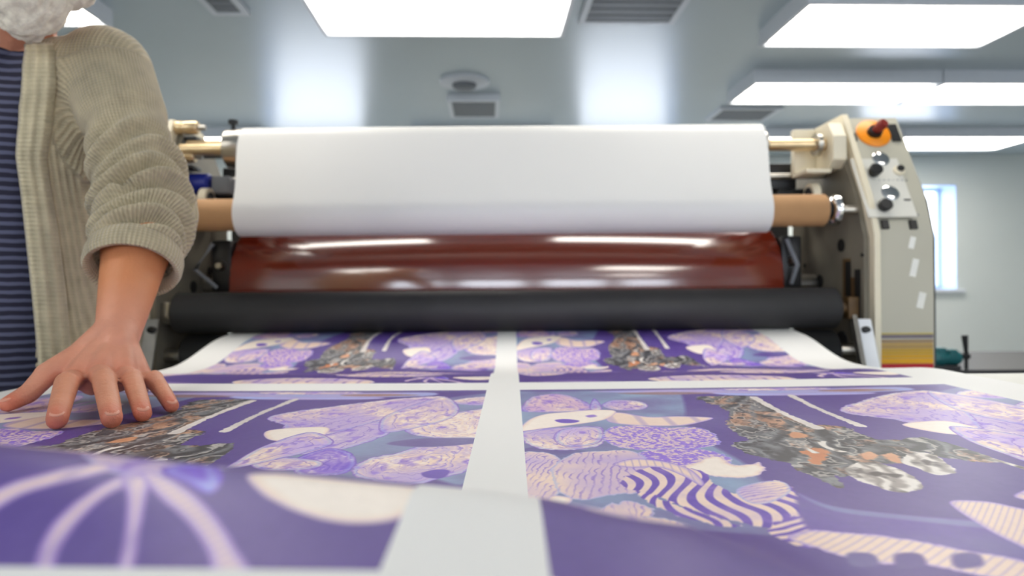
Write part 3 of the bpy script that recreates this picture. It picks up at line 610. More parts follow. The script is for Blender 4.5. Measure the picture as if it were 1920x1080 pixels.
# upper right: cream bracket, shaft, clutter, hand wheel
YU = 1.80
x0, x1 = wx(1502, 1.86), XR
za, zb = wz(1540, 318, 1.84), wz(1540, 236, 1.86)
P(MB().prism([(1.80,za+.02),(1.80,zb-.04),(1.83,zb),(1.93,zb),(1.93,za),(1.83,za)], x1-.035, x1), 'bracket', M['cream'], 30)
P(MB().box(x0, x1-.035, 1.90, 1.925, za, zb, .004), 'bracket_web', M['cream'], 30)
P(MB().box(x0, x1-.03, 1.82, 1.92, za-.012, za, .003), 'bracket_foot', M['cream'], 30)
YS = 1.84; zs = wz(1490, 279, YS)
# lower shaft clutter
for s, xo in ((1, XR), (-1, XL)):
    cx = xo-s*.13
    P(MB().box(min(cx, cx+s*.09), max(cx, cx+s*.09), 1.93, 2.02, 1.30, 1.375, .006), 'gear_case', M['black'], 30)
    P(MB().lathe((cx+s*.02, 1.90, 1.335), (cx+s*.02, 1.96, 1.335), [(0,.018),(.03,.018),(.034,.03),(.05,.03)], 24), 'gear', M['steel'], 40)
    P(MB().box(min(cx-s*.03, cx+s*.06), max(cx-s*.03, cx+s*.06), 1.95, 2.02, 1.375, 1.45, .004), 'clutch_block', M['black'], 30)
    P(MB().cyl((cx-s*.06, 1.93, 1.41), (xo, 1.93, 1.41), .009, 16), 'tie_bar', M['steel'], 40)
    P(MB().cyl((cx-s*.1, 2.04, 1.33), (xo, 2.04, 1.33), .02, 16), 'tie_bar', M['bench'], 40)
    P(MB().lathe((xo-s*.075, 1.86, 1.345), (xo-s*.055, 1.86, 1.345), [(0,.034),(.02,.034)], 32), 'pulley', M['cream'], 40)
    P(MB().lathe((xo-s*.078, 1.86, 1.345), (xo-s*.05, 1.86, 1.345), [(0,.022),(.006,.022)], 32), 'pulley_face', M['bench'], 40)
# upper left: cream knobs on shafts, blue motor
for (xa_, xb_, py, r, m_) in ((318, 372, 240, .018, 'brass'), (352, 414, 272, .013, 'brass'), (318, 366, 293, .019, 'brass')):
    D = 1.86; q0, q1 = W(xa_, py, D), W(xb_, py, D); L_ = q1.x-q0.x; q1.z = q0.z
    P(MB().lathe(q0, q1, [(0, r*.9), (.004, r), (L_*.45, r), (L_*.47, r*.86), (L_*.53, r*.86), (L_*.55, r), (L_-.004, r), (L_, r*.85)], 28), 'tension_knob', M[m_], 40)
    P(MB().cyl((XL, D, q0.z), (q1.x+.02, D, q0.z), r*.4, 16), 'knob_shaft', M['steel'], 40)
    P(MB().box(XL, q1.x-.01, D+.005, D+.06, q0.z-r-.014, q0.z-r-.004, .002), 'shelf_bracket', M['black'], 30)
q0, q1 = W(352, 346, 1.90), W(402, 346, 1.90); q1.z = q0.z
P(MB().lathe(q0, q1, [(0,.024),(.006,.03),(.06,.03),(.066,.024)], 28), 'drive_motor', M['blue'], 40)
P(MB().box(q1.x, q1.x+.05, 1.88, 1.94, q0.z-.028, q0.z+.02, .004), 'motor_bracket', M['grille'], 30)
# lower body behind the table
P(MB().box(-.88, .88, 1.90, 2.14, .12, .74, .01), 'base_cover', M['beige'], 30)
P(MB().box(XL+.002, XR-.002, 2.175, 2.19, .12, 1.405, .002), 'rear_cover', M['bench'], 30)
for x in (-1.0, .96): P(MB().box(x-.03, x+.09, 1.62, 2.24, 0, .10, .008), 'foot', M['black'], 30)

# ------------------------------------------------------------------ white liner paper: roll above, web, cardboard core below
liner = thing('liner_paper_roll', (0, 1.75, 1.28), 'wide white paper web hanging from roll to cardboard core on the laminator', 'paper roll')
D2 = 1.75; zc2 = wz(950, 399, D2); r2 = .056
YU, ru = 1.85, .056; zu = W(950, 234, YU-.02).z-ru
xu0, xu1 = wx(455, YU-.03), wx(1432, YU-.03); xl0, xl1 = wx(437, D2-.05), wx(1451, D2-.05)
# outline of the wrapped web in (y,z): over the upper roll, down the front tangent, round the lower roll
d = Vector((D2-YU, zc2-zu)); ang = math.atan2(d.y, d.x); L_ = d.length; off = math.acos((ru-r2)/L_)
th = ang-off if math.cos(ang-off) < math.cos(ang+off) else ang+off
path = []
for k in range(25): a = math.radians(-60)+(th % (2*math.pi)-math.radians(-60))*k/24; path.append((YU+ru*math.cos(a), zu+ru*math.sin(a), 0))
for k in range(1, 10): t = k/10; path.append(((YU+ru*math.cos(th))*(1-t)+(D2+r2*math.cos(th))*t, (zu+ru*math.sin(th))*(1-t)+(zc2+r2*math.sin(th))*t, t))
for k in range(25): a = th % (2*math.pi)+math.radians(200)*k/24; path.append((D2+r2*math.cos(a), zc2+r2*math.sin(a), 1))
vs = []; nxw = 24
for y, z, t in path:
    tt = t*t*(3-2*t)
    for i in range(nxw+1):
        f = i/nxw; vs.append(((xu0+(xl0-xu0)*tt)*(1-f)+(xu1+(xl1-xu1)*tt)*f, y, z+.0012*math.sin(f*9)*math.sin(math.pi*t)))
fs = [(j*(nxw+1)+i, j*(nxw+1)+i+1, (j+1)*(nxw+1)+i+1, (j+1)*(nxw+1)+i) for j in range(len(path)-1) for i in range(nxw)]
MB().add(vs, fs).build('paper_web', M['liner'], liner, 60)
MB().cyl((xu0+.002, YU, zu), (xu1-.002, YU, zu), ru-.002, 40).build('upper_roll', M['liner'], liner, 50)
MB().cyl((xl0+.003, D2, zc2), (xl1-.003, D2, zc2), r2-.002, 40).build('lower_roll', M['liner'], liner, 50)
tx0, tx1 = wx(352, D2), wx(1545, D2)
MB().lathe((tx0, D2, zc2), (tx1, D2, zc2), [(0, .039), (.002, .041), (tx1-tx0-.002, .041), (tx1-tx0, .039)], 40).build('cardboard_core', M['tube'], liner, 50)
MB().cyl((XL, D2, zc2), (XR, D2, zc2), .012, 16).build('core_shaft', M['steel'], liner, 40)
MB().lathe((tx1-.002, D2, zc2), (tx1+.06, D2, zc2), [(0,.016),(.014,.018),(.018,.034),(.026,.040),(.034,.040),(.038,.034),(.05,.014)], 40).build('hand_wheel', M['chrome'], liner, 40)
MB().lathe((tx1-.001, D2, zc2), (tx1+.06, D2, zc2), [(0,.030),(.012,.026)], 32).build('core_chuck', M['black'], liner, 40)
MB().lathe((xu0-.052, YU, zu), (xu0+.001, YU, zu), [(0,.042),(.006,.052),(.044,.054),(.052,.05)], 40).build('end_chuck', M['steel'], liner, 40)
MB().lathe((xu1, YU, zu), (xu1+.03, YU, zu), [(0,.042),(.012,.04),(.022,.024)], 40).build('end_chuck', M['steel'], liner, 40)
MB().cyl((XL, YU, zu), (XR-.02, YU, zu), .016, 20).build('roll_shaft', M['brass'], liner, 40)
q = Vector((xu0-.03, YU-.01, zu+.052)); MB().lathe(q, q+Vector((0,0,1)), [(0,.006),(.012,.006),(.014,.013),(.024,.013)], 20).build('clamp_screw', M['black'], liner, 40)
MB().lathe((XR-.062, YU, zu), (XR-.05, YU, zu), [(0,.03),(.012,.03)], 28).build('shaft_collar', M['steel'], liner, 40)

# ------------------------------------------------------------------ bench with vise, beyond the console
bz = .80
q = AtZ(1800, 690, bz)
bn = thing('side_bench', (q.x+.7, q.y+.5, 0), 'dark low bench along the right behind the console', 'bench')
MB().box(q.x-.10, q.x+1.6, q.y-.06, q.y+.6, bz-.05, bz, .004).build('bench_top', M['bench'], bn)
for x in (q.x-.05, q.x+1.5):
    for y in (q.y-.02, q.y+.5): MB().box(x, x+.06, y, y+.06, 0, bz-.05).build('leg', M['bench'], bn)
vq = AtZ(1790, 696, bz); vq.y += .06
vs_ = thing('bench_vise', vq, 'small teal vise with a dark handle on the bench', 'vise')
x, y = vq.x, vq.y
MB().box(x-.045, x+.045, y-.03, y+.03, bz, bz+.015, .004).build('base', M['bench'], vs_)
MB().lathe((x-.055, y, bz+.04), (x+.055, y, bz+.04), [(0,.02),(.01,.027),(.04,.03),(.06,.024),(.1,.026),(.11,.02)], 24).build('body', M['teal'], vs_, 40)
MB().box(x-.035, x-.005, y-.025, y+.025, bz+.04, bz+.078, .004).build('jaw', M['teal'], vs_); MB().box(x+.005, x+.035, y-.025, y+.025, bz+.04, bz+.072, .004).build('jaw', M['teal'], vs_)
MB().cyl((x+.05, y, bz+.045), (x+.09, y, bz+.045), .01, 16).build('screw', M['black'], vs_, 40)
MB().tube([(x+.08, y, bz), (x+.08, y, bz+.06), (x+.075, y, bz+.12)], [.006, .007, .011]).build('handle', M['black'], vs_, 40)

# ------------------------------------------------------------------ the person
def capsule(b, p0, r0, p1, r1, n=20):
    p0, p1 = Vector(p0), Vector(p1); ax = (p1-p0); L_ = ax.length; ax.normalize(); prof_ = []
    for k in range(6): a = math.pi/2*(1-k/5.0); prof_.append((-r0*math.sin(a), max(r0*math.cos(a), r0*.03)))
    for k in range(6): a = math.pi/2*(k/5.0); prof_.append((L_+r1*math.sin(a), max(r1*math.cos(a), r1*.03)))
    return b.lathe(p0, p0+ax, prof_, n)
def ell(b, c_, rad, rot=None, n=20):
    bm = bmesh.new(); bmesh.ops.create_uvsphere(bm, u_segments=n, v_segments=n//2+2, radius=1)
    mt = Matrix.Translation(c_) @ (rot.to_4x4() if rot else Matrix.Identity(4)) @ Matrix.Diagonal((*rad, 1))
    bm.verts.index_update(); b.add([mt @ v.co for v in bm.verts], [[v.index for v in f.verts] for f in bm.faces]); bm.free(); return b
def remesh(b, vox, it=6, fac=.5):
    me = bpy.data.meshes.new('tmp'); me.from_pydata(b.v, [], b.f); o = bpy.data.objects.new('tmp', me); COL.objects.link(o)
    bm = bmesh.new(); bm.from_mesh(me); bmesh.ops.recalc_face_normals(bm, faces=bm.faces); bm.to_mesh(me); bm.free()
    m = o.modifiers.new('r', 'REMESH'); m.mode = 'VOXEL'; m.voxel_size = vox
    if it: s = o.modifiers.new('s', 'SMOOTH'); s.factor = fac; s.iterations = it
    ev = o.evaluated_get(bpy.context.evaluated_depsgraph_get()); out = bpy.data.meshes.new_from_object(ev)
    bpy.data.objects.remove(o); return out
def co(me): a = np.empty(len(me.vertices)*3); me.vertices.foreach_get('co', a); return a.reshape(-1, 3)
def setco(me, a): me.vertices.foreach_set('co', a.ravel()); me.update()
def finish(me, name, m, parent=None):
    me.name = name; me.materials.clear(); me.materials.append(m); me.polygons.foreach_set('use_smooth', [True]*len(me.polygons))
    o = bpy.data.objects.new(name, me); COL.objects.link(o)
    if parent is not None: attach(o, parent)
    return o
V = Vector
sh_l = V((-.675, 1.16, 1.475)); elb = V((-.568, 1.06, 1.225)); wri = W(222, 622, .925)
sh_r = V((-1.10, 1.20, 1.475)); elb_r = V((-1.20, 1.16, 1.19)); wri_r = V((-1.12, .98, 1.02))
neck0 = V((-.86, 1.15, 1.50)); head = V((-.735, 1.03, 1.662)); hip = V((-.95, 1.24, .93)); chest = V((-.90, 1.175, 1.34))
fdir = V((.62, -.70, -.22)).normalized(); fup = (V((0, 0, 1))-fdir*fdir.z).normalized(); fright = fdir.cross(fup)
HR = Matrix((fright, fdir, fup)).transposed()
def tip(px, py, lift): X, s = pick(px, py); D = float(D_of(s)); return V((X, D, float(H(X, D))+lift))
b = MB()
for s_ in (-.05, .05): capsule(b, hip+V((s_,0,0)), .095, chest+V((s_,0,0)), .09)
capsule(b, chest+V((-.08,0,.06)), .085, chest+V((.08,0,.06)), .085)
capsule(b, neck0+V((-.16,.02,-.03)), .055, neck0+V((.12,0,-.03)), .055)
capsule(b, neck0, .062, head+V((0,.03,-.05)), .056)
# head: cranium, jaw, nose, ears, brow, lips
ell(b, head+fup*.03-fdir*.01, (.078, .098, .098), HR); ell(b, head+fdir*.035-fup*.045, (.058, .062, .07), HR)
ell(b, head+fdir*.098-fup*.012, (.013, .022, .014), HR); capsule(b, head+fdir*.088+fup*.022, .008, head+fdir*.104-fup*.012, .011)
for s in (-1, 1):
    ell(b, head+fright*(.078*s)-fdir*.005, (.012, .022, .034), HR); ell(b, head+fright*(.032*s)+fdir*.078+fup*.034, (.026, .016, .009), HR)
    ell(b, head+fright*(.045*s)+fdir*.066-fup*.012, (.022, .02, .018), HR)
ell(b, head+fdir*.088-fup*.048, (.024, .012, .006), HR); ell(b, head+fdir*.086-fup*.06, (.022, .012, .007), HR)
# arms
capsule(b, sh_l, .055, elb, .044); capsule(b, elb, .045, elb.lerp(wri, .4), .046); capsule(b, elb.lerp(wri, .4), .045, wri, .0285)
capsule(b, sh_r, .055, elb_r, .044); capsule(b, elb_r, .045, elb_r.lerp(wri_r, .4), .044); capsule(b, elb_r.lerp(wri_r, .4), .044, wri_r, .028)
# left hand, pressed flat on the print: knuckle (px, py, depth), tip
fing = [((136, 712), .842, (107, 806), .0132, .0114), ((186, 700), .848, (210, 804), .0128, .0115), ((236, 702), .862, (268, 792), .0118, .0104), ((268, 712), .884, (322, 775), .0114, .0094)]
tips = []; kn = []
for (kx, ky), D, tp, r0, r1 in fing:
    k = W(kx, ky, D); t = tip(*tp, r1*.9); kn.append(k); up = V((0, 0, 1))
    m1 = k.lerp(t, .42)+up*.012; m2 = k.lerp(t, .74)+up*.007
    capsule(b, wri.lerp(k, .15), .017, k, r0*1.12); capsule(b, k, r0*1.02, m1, r0*.98); capsule(b, m1, r0, m2, r1*1.02); capsule(b, m2, r1*1.03, t, r1*.93); ell(b, m1+up*.002, (r0*.98,)*3)
    tips.append((m2, t, r1))
for i in range(3):   # palm between the metacarpals
    capsule(b, wri.lerp(kn[i].lerp(kn[i+1], .5), .2)+V((0,0,-.008)), .018, kn[i].lerp(kn[i+1], .5)+V((0,.012,-.012)), .0135)
capsule(b, wri, .029, wri.lerp(kn[1].lerp(kn[2], .5), .35), .024)
tt = tip(8, 774, .0100); tt.x += .004; tb_ = wri.lerp(kn[0], .36)+V((-.024, .0, -.014)); tm = tb_.lerp(tt, .47)+V((-.004, -.0, .006)); tm2 = tb_.lerp(tt, .75)+V((0, 0, -.002))
capsule(b, wri+V((-.006,0,0)), .025, tb_, .024); capsule(b, tb_, .024, tm, .0150); capsule(b, tm, .0138, tm2, .0118); capsule(b, tm2, .0122, tt, .0095)
capsule(b, tb_.lerp(tm, .4), .016, kn[0].lerp(wri, .25)+V((0,0,-.01)), .013)
# right hand out of frame, relaxed at the table edge
hd = V((.25, -.9, -.35)).normalized(); hs = V((-1, -.25, 0)).normalized()
for i in range(4):
    k = wri_r+hd*.085+hs*(.03-.021*i); m1 = k+hd*.035+V((0,0,-.012)); t = m1+hd*.02+V((0,0,-.03))
    capsule(b, wri_r, .02, k, .0125); capsule(b, k, .0115, m1, .0105); capsule(b, m1, .0105, t, .009)
capsule(b, wri_r+hd*.02-hs*.015, .017, wri_r+hd*.065-hs*.05, .0115); capsule(b, wri_r+hd*.065-hs*.05, .0115, wri_r+hd*.095-hs*.05+V((0,0,-.015)), .0095)
# legs
for s in (-1, 1):
    hp = hip+V((.09*s, .01, -.05)); kne = V((hp.x+.01*s, hp.y-.01, .50)); ank = V((hp.x+.02*s, hp.y+.04, .09))
    capsule(b, hp, .085, kne, .06); capsule(b, kne, .058, ank, .042); capsule(b, ank+V((0,.02,-.04)), .042, ank+V((0,-.14,-.045)), .036)
bm_ = remesh(b, .0032, 5, .5)
# ---- skin
ms = mat('skin', srgb(216, 150, 122), .5, var=.08, vscale=45, bump=.35, bscale=260); nt = ms.node_tree; N = nt.nodes; pb = N['Principled BSDF']
pb.inputs['Subsurface Weight'].default_value = .12; pb.inputs['Subsurface Radius'].default_value = (.012, .005, .003)
# redder knuckles/fingertips, tanned forearm: colour by position along the arm (a property of the skin)
at = N.new('ShaderNodeAttribute'); at.attribute_name = 'tan'; mx0 = [n for n in N if n.type == 'MIX'][0]
mx = N.new('ShaderNodeMix'); mx.data_type = 'RGBA'; mx.inputs[7].default_value = (*srgb(206, 132, 82), 1); nt.links.new(at.outputs['Fac'], mx.inputs[0]); nt.links.new(mx0.outputs[2], mx.inputs[6])
at2 = N.new('ShaderNodeAttribute'); at2.attribute_name = 'flush'; mx2 = N.new('ShaderNodeMix'); mx2.data_type = 'RGBA'; mx2.inputs[7].default_value = (*srgb(206, 98, 78), 1)
nt.links.new(at2.outputs['Fac'], mx2.inputs[0]); nt.links.new(mx.outputs[2], mx2.inputs[6]); nt.links.new(mx2.outputs[2], pb.inputs['Base Color'])
person = finish(bm_, 'person', ms)
cc = co(bm_); ax = np.array(elb-wri); tpar = ((cc-np.array(wri)) @ ax)/(ax @ ax)
near = np.linalg.norm(cc-np.array(wri.lerp(elb, .5)), axis=1) < .25
a_ = bm_.attributes.new('tan', 'FLOAT', 'POINT'); a_.data.foreach_set('value', np.where(near, np.clip(tpar*3+.1, 0, 1)*.85, .2).astype(np.float32))
fl_ = np.zeros(len(cc))
for m2, t, r in tips+[(tm2, tt, .01)]: fl_ = np.maximum(fl_, np.exp(-(np.linalg.norm(cc-np.array(t), axis=1)/.016)**2)*.75)
for k in kn: fl_ = np.maximum(fl_, np.exp(-(np.linalg.norm(cc-np.array(k), axis=1)/.016)**2)*.4)
a_ = bm_.attributes.new('flush', 'FLOAT', 'POINT'); a_.data.foreach_set('value', fl_.astype(np.float32))
tag(person, 'person in knitted cardigan and striped shirt leaning a hand on the prints', 'person')
mn = mat('fingernail', srgb(220, 154, 130), .35, var=.03)
for m2, t, r in tips+[(tm2, tt, .0105)]:
    d = (t-m2).normalized(); up = V((0, 0, 1)); up = (up-d*up.dot(d)).normalized(); sd = d.cross(up); Rm = Matrix((sd, d, up)).transposed()
    nb = ell(MB(), t+up*(r*.60)-d*.001, (r*.62, r*.72, r*.22), Rm, 16); nb.build('fingernail', mn, person, 60)
# eyes
me_ = mat('eye_white', srgb(235, 232, 226), .2); mi = mat('iris', srgb(70, 84, 96), .2)
for s in (-1, 1):
    ec = head+fright*(.031*s)+fdir*.0725+fup*.016; eo = ell(MB(), ec, (.0115,.0115,.0095)).build('eye', me_, person, 60); ell(MB(), ec+fdir*.0075, (.0048,.0048,.0048)).build('iris', mi, eo, 60)
# ---- beard and hair: lumpy tufted masses
def tufty(b_, vox, amp, sc, seed):
    me = remesh(b_, vox, 4); a = co(me); nrm = np.empty(len(me.vertices)*3); me.vertices.foreach_get('normal', nrm); nrm = nrm.reshape(-1, 3)
    r = np.random.default_rng(seed); off = np.zeros(len(a))
    for k in range(14):
        kv = r.normal(size=3)*sc*(1+k*.25); kv[2] *= .45; off += np.sin(a @ kv+r.random()*6.28)/(1+k*.2)
    setco(me, a+nrm*(off*amp/4)[:, None]); return me
mb_ = mat('grey_white_beard', srgb(228, 212, 192), .8, var=.2, vscale=90, bump=.8, bscale=350, sheen=.3)
bb = MB(); ch = head+fdir*.055-fup*.085
ell(bb, ch, (.072, .05, .05), HR); ell(bb, ch-fup*.035+fdir*.012, (.056, .044, .05), HR); ell(bb, ch-fup*.06+fdir*.02, (.036, .03, .035), HR)
for s in (-1, 1): capsule(bb, ch+fright*(.055*s), .036, head+fright*(.074*s)-fup*.01, .018); ell(bb, head+fdir*.1-fup*.036+fright*(.018*s), (.022,.012,.009), HR)
finish(tufty(bb, .003, .004, 130, 3), 'beard', mb_, person)
hb = MB(); ell(hb, head+fup*.05-fdir*.025, (.085, .1, .085), HR); ell(hb, head-fdir*.055-fup*.0, (.078, .055, .08), HR)
finish(tufty(hb, .004, .003, 110, 5), 'hair', mb_, person)
# ---- shirt
mshirt = bpy.data.materials.new('striped_shirt'); mshirt.use_nodes = True; nt = mshirt.node_tree; N = nt.nodes; pb = N['Principled BSDF']; pb.inputs['Roughness'].default_value = .8
tc = N.new('ShaderNodeTexCoord'); wv = N.new('ShaderNodeTexWave'); wv.bands_direction = 'Z'; wv.inputs['Scale'].default_value = 23; wv.inputs['Distortion'].default_value = .6; wv.inputs['Detail Scale'].default_value = 2
rp = N.new('ShaderNodeValToRGB'); rp.color_ramp.elements[0].position = .45; rp.color_ramp.elements[0].color = (*srgb(26, 24, 46), 1); rp.color_ramp.elements[1].position = .75; rp.color_ramp.elements[1].color = (*srgb(86, 88, 112), 1)
nt.links.new(tc.outputs['Object'], wv.inputs['Vector']); nt.links.new(wv.outputs['Fac'], rp.inputs[0]); nt.links.new(rp.outputs[0], pb.inputs['Base Color'])
b = MB()
for s_ in (-.065, .065): capsule(b, hip+V((s_,0,-.05)), .120, chest+V((s_,0,0)), .118)
capsule(b, chest+V((-.09,.0,.05)), .10, chest+V((.09,0,.05)), .10); capsule(b, neck0+V((-.17,.02,-.045)), .062, neck0+V((.13,0,-.045)), .062)
capsule(b, neck0+V((0,0,-.04)), .078, neck0+V((.01,-.012,.02)), .070)
finish(remesh(b, .008, 6), 'shirt', mshirt, person)
MB().lathe(neck0+V((0,-.004,.0)), neck0+V((.03,-.03,.06)), [(0,.082),(.03,.076),(.036,.070),(.02,.068)], 32).build('shirt_collar', mshirt, person, 60)
# ---- trousers and shoes
mtr = mat('dark_trousers', srgb(38, 40, 50), .85, bump=.3); msh = mat('black_leather', srgb(22, 20, 20), .35)
b = MB(); capsule(b, hip+V((-.05,0,-.03)), .145, hip+V((.05,0,-.03)), .145)
for s in (-1, 1):
    hp = hip+V((.09*s, .01, -.05)); kne = V((hp.x+.01*s, hp.y-.01, .50)); ank = V((hp.x+.02*s, hp.y+.04, .11)); capsule(b, hp, .105, kne, .082); capsule(b, kne, .082, ank, .068)
    sb = MB(); capsule(sb, ank+V((0,.03,-.058)), .052, ank+V((0,-.15,-.066)), .044); so = remesh(sb, .006, 4); a = co(so); a[:, 2] = np.maximum(a[:, 2], 0.0); setco(so, a); finish(so, 'shoe', msh, person)
finish(remesh(b, .01, 6), 'trousers', mtr, person)
# ---- cardigan
def knitmat(name, colr, su='ku', sv='kv', pu=.006, pv=.005, dist=.0022):
    m = bpy.data.materials.new(name); m.use_nodes = True; nt = m.node_tree; N = nt.nodes; L_ = nt.links; pb = N['Principled BSDF']; pb.inputs['Roughness'].default_value = .9; pb.inputs['Sheen Weight'].default_value = .25
    def wav(attr, p):
        a = N.new('ShaderNodeAttribute'); a.attribute_name = attr; mu = N.new('ShaderNodeMath'); mu.operation = 'MULTIPLY'; mu.inputs[1].default_value = 2*math.pi/p
        L_.new(a.outputs['Fac'], mu.inputs[0]); s = N.new('ShaderNodeMath'); s.operation = 'SINE'; L_.new(mu.outputs[0], s.inputs[0]); return s
    s1, s2 = wav(su, pu), wav(sv, pv); ad = N.new('ShaderNodeMath'); ad.operation = 'MULTIPLY_ADD'; ad.inputs[1].default_value = .35
    L_.new(s2.outputs[0], ad.inputs[0]); L_.new(s1.outputs[0], ad.inputs[2])
    bp = N.new('ShaderNodeBump'); bp.inputs['Strength'].default_value = .55; bp.inputs['Distance'].default_value = dist; L_.new(ad.outputs[0], bp.inputs['Height']); L_.new(bp.outputs[0], pb.inputs['Normal'])
    tc = N.new('ShaderNodeTexCoord'); nz = N.new('ShaderNodeTexNoise'); nz.inputs['Scale'].default_value = 40; L_.new(tc.outputs['Object'], nz.inputs['Vector'])
    mr = N.new('ShaderNodeMath'); mr.operation = 'MULTIPLY_ADD'; mr.inputs[1].default_value = .16; L_.new(ad.outputs[0], mr.inputs[0]); L_.new(nz.outputs['Fac'], mr.inputs[2])
    mx = N.new('ShaderNodeMix'); mx.data_type = 'RGBA'; c_ = np.array(colr); mx.inputs[6].default_value = (*(c_*.66), 1); mx.inputs[7].default_value = (*np.clip(c_*1.25, 0, 1), 1)
    L_.new(mr.outputs[0], mx.inputs[0]); L_.new(mx.outputs[2], pb.inputs['Base Color']); return m
MK = knitmat('oatmeal_knit', srgb(186, 172, 140)); MK2 = knitmat('oatmeal_rib', srgb(192, 180, 148), pu=.02, pv=.0075)
cuff = elb.lerp(wri, .37)
b = MB()
for s_ in (-.078, .078): capsule(b, hip+V((s_,0,-.12)), .140, chest+V((s_,0,0)), .136)
capsule(b, chest+V((-.09,0,.05)), .122, chest+V((.09,0,.05)), .122)
capsule(b, neck0+V((-.2,.03,-.05)), .078, neck0+V((.13,.005,-.05)), .078); capsule(b, neck0+V((-.02,.03,-.05)), .095, neck0+V((.0,.03,-.0)), .085)
capsule(b, sh_l+V((-.012,0,.0)), .074, sh_l.lerp(elb, .35), .066); capsule(b, sh_l.lerp(elb, .35), .060, elb, .062); capsule(b, elb, .064, cuff, .057)
capsule(b, sh_r+V((.03,0,-.01)), .082, elb_r, .068); capsule(b, elb_r, .068, elb_r.lerp(wri_r, .55), .058)
cm = remesh(b, .005, 10); a = co(cm); nrm = np.empty(len(a)*3); cm.vertices.foreach_get('normal', nrm); nrm = nrm.reshape(-1, 3)
def seg(a, p, q):
    p, q = np.array(p), np.array(q); d = q-p; t = np.clip(((a-p) @ d)/(d @ d), -.2, 1.4); return t, np.linalg.norm(a-p-np.clip(t, 0, 1)[:, None]*d, axis=1), d/np.linalg.norm(d), np.linalg.norm(d)
t1, d1, u1, l1 = seg(a, sh_l, elb); t2, d2, u2, l2 = seg(a, elb, cuff)
onarm = ((d1 < .105) & (t1 > .05)) | (d2 < .10); onlow = d2 < d1
along = np.where(onlow, l1+np.clip(t2, 0, 1.6)*l2, np.clip(t1, 0, 1)*l1)
rel = a-np.array(elb); e1 = np.array([1., 0, 0]); e2 = np.cross(u1, e1); cen = np.where(onlow[:, None], np.array(elb)+np.clip(t2, 0, 1)[:, None]*(u2*l2), np.array(sh_l)+np.clip(t1, 0, 1)[:, None]*(u1*l1))
rv = a-cen; ang_ = np.arctan2(rv @ e2, rv @ e1)
# bunched folds of the pushed-up sleeve, tilted rings getting tighter towards the cuff
wgt = sm(.06, .22, along)*onarm*sm(0, .04, np.where(onarm, .2, 0)); tl = along+.022*np.cos(ang_-.6)+.010*np.sin(2*ang_+1.1)
fold = .0115*wgt*(sm(.10, .26, along)*np.sin(tl*2*math.pi/.036+.9*np.sin(ang_*1.5))+.55*np.sin(tl*2*math.pi/.058+2*np.cos(ang_)))
cuffband = np.exp(-((along-(l1+l2*.95))/.02)**2)*onarm*.004
off = fold*sm(l1+l2*1.2, l1+l2*.8, along)+cuffband
# torso drape
off += np.where(onarm, 0, .003*np.sin(a[:, 0]*70+np.sin(a[:, 2]*9)*1.5)*np.clip((1.40-a[:, 2])*3, 0, 1))
# keep the torso side clear between body and arm
a2 = a+nrm*off[:, None]
setco(cm, a2)
ku = np.where(onarm, ang_*.072, a[:, 0]*1.0); kv = np.where(onarm, along, a[:, 2])
for n_, v_ in (('ku', ku), ('kv', kv)): at = cm.attributes.new(n_, 'FLOAT', 'POINT'); at.data.foreach_set('value', v_.astype(np.float32))
# cut the front opening, the cuff mouth and the neck hole
fa = np.array([p.center[:] for p in cm.polygons])
def open_edge(z): return np.interp(z, [.9, 1.05, 1.2, 1.32, 1.45, 1.6], [.150, .150, .150, .148, .125, .08])
cx = np.interp(fa[:, 2], [.9, 1.5], [-.93, -.87])
t2f = ((fa-np.array(elb)) @ np.array(u2))/l2; r2f = np.linalg.norm(fa-np.array(elb)-t2f[:, None]*np.array(u2)*l2, axis=1)
bvh_full = BVHTree.FromPolygons([tuple(v) for v in a2], [tuple(p.vertices) for p in cm.polygons])
front = (fa[:, 1] < np.interp(fa[:, 2], [.9, 1.5], [1.22, 1.14])) & (np.abs(fa[:, 0]-cx) < open_edge(fa[:, 2])) & (fa[:, 0] < -.70)
mouth = (t2f > 1.12) & (r2f < .12); neckh = (fa[:, 2] > neck0.z+.035) & (np.hypot(fa[:, 0]-neck0.x, fa[:, 1]-neck0.y-.02) < .12)
hem = fa[:, 2] < .80
bm = bmesh.new(); bm.from_mesh(cm); bm.faces.ensure_lookup_table()
bmesh.ops.delete(bm, geom=[bm.faces[i] for i in np.nonzero(front | mouth | neckh | hem)[0]], context='FACES'); bm.to_mesh(cm); bm.free()
card = finish(cm, 'cardigan', MK, person); so = card.modifiers.new('thickness', 'SOLIDIFY'); so.thickness = .006; so.offset = -1
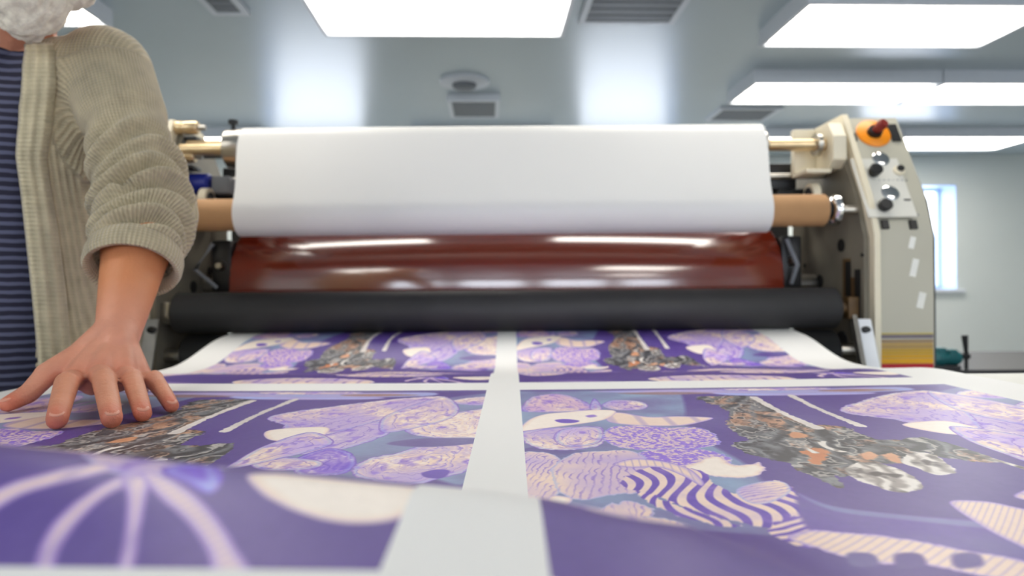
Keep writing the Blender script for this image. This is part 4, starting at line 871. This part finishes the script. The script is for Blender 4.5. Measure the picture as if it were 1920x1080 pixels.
# ribbed front band and shawl collar, laid on the torso surface
def band(ledge, redge, name, lift, nseg=60, nw=10):
    def spl(pts, t): ys = [p[1] for p in pts]; xs_ = [p[0] for p in pts]; y = ys[0]+(ys[-1]-ys[0])*t; return float(np.interp(y, ys if ys[0] < ys[-1] else ys[::-1], xs_ if ys[0] < ys[-1] else xs_[::-1])), y
    vs = []; ku = []; kv = []; o = V((0, 0, CAMZ)); last = 1.05
    for j in range(nseg+1):
        for i in range(nw+1):
            l_, y1_ = spl(ledge, j/nseg); r_, y2_ = spl(redge, j/nseg); f = i/nw; px, py = l_*(1-f)+r_*f, y1_*(1-f)+y2_*f
            rd = ray(px, py).normalized(); h = bvh_full.ray_cast(o, rd)
            D = h[0].y if h[0] is not None and abs(h[0].y-1.05) < .16 else last
            last = D; bulge = lift*(1-(2*f-1)**4)+.003; rr_ = ray(px, py); q = o+rr_*(D-bulge); vs.append(q); ku.append(f*.06); kv.append(j/nseg*.62)
    sm_v = np.array([v[:] for v in vs]).reshape(nseg+1, nw+1, 3)
    for _ in range(6): sm_v[1:-1, :, 1] = (sm_v[:-2, :, 1]+2*sm_v[1:-1, :, 1]+sm_v[2:, :, 1])/4
    fs = [(j*(nw+1)+i, j*(nw+1)+i+1, (j+1)*(nw+1)+i+1, (j+1)*(nw+1)+i) for j in range(nseg) for i in range(nw)]
    ob = MB().add(sm_v.reshape(-1, 3).tolist(), fs).build(name, MK2, person, 80)
    for n_, v_ in (('ku', ku), ('kv', kv)): at = ob.data.attributes.new(n_, 'FLOAT', 'POINT'); at.data.foreach_set('value', np.array(v_, np.float32))
    so = ob.modifiers.new('thickness', 'SOLIDIFY'); so.thickness = .008; so.offset = 1; return ob
band([(76, 760), (72, 690), (60, 560), (48, 450), (38, 360), (28, 290), (33, 230), (40, 150), (44, 80)],
     [(140, 760), (136, 690), (126, 560), (112, 450), (98, 360), (88, 300), (98, 240), (106, 170), (100, 80)], 'front_band', .008, 80)

# ribbed turned-back cuff closing the pushed-up sleeve
u2v = Vector(u2); cb = Vector(elb)+u2v*(l2*.96); prof_ = [(0, .058), (.006, .0635), (.018, .066), (.034, .0655), (.042, .062), (.040, .056), (.02, .053)]
ob = MB().lathe(cb, cb+u2v, prof_, 64); ob.f = [f for f in ob.f if len(f) == 4]; ob = ob.build('sleeve_cuff', MK, person, 80)
ang2 = np.tile(np.arange(64)/64*2*math.pi*.066, len(prof_)); kv2 = np.repeat([p_[0] for p_ in prof_], 64)
for n_, v_ in (('ku', ang2), ('kv', kv2)): at = ob.data.attributes.new(n_, 'FLOAT', 'POINT'); at.data.foreach_set('value', v_.astype(np.float32))
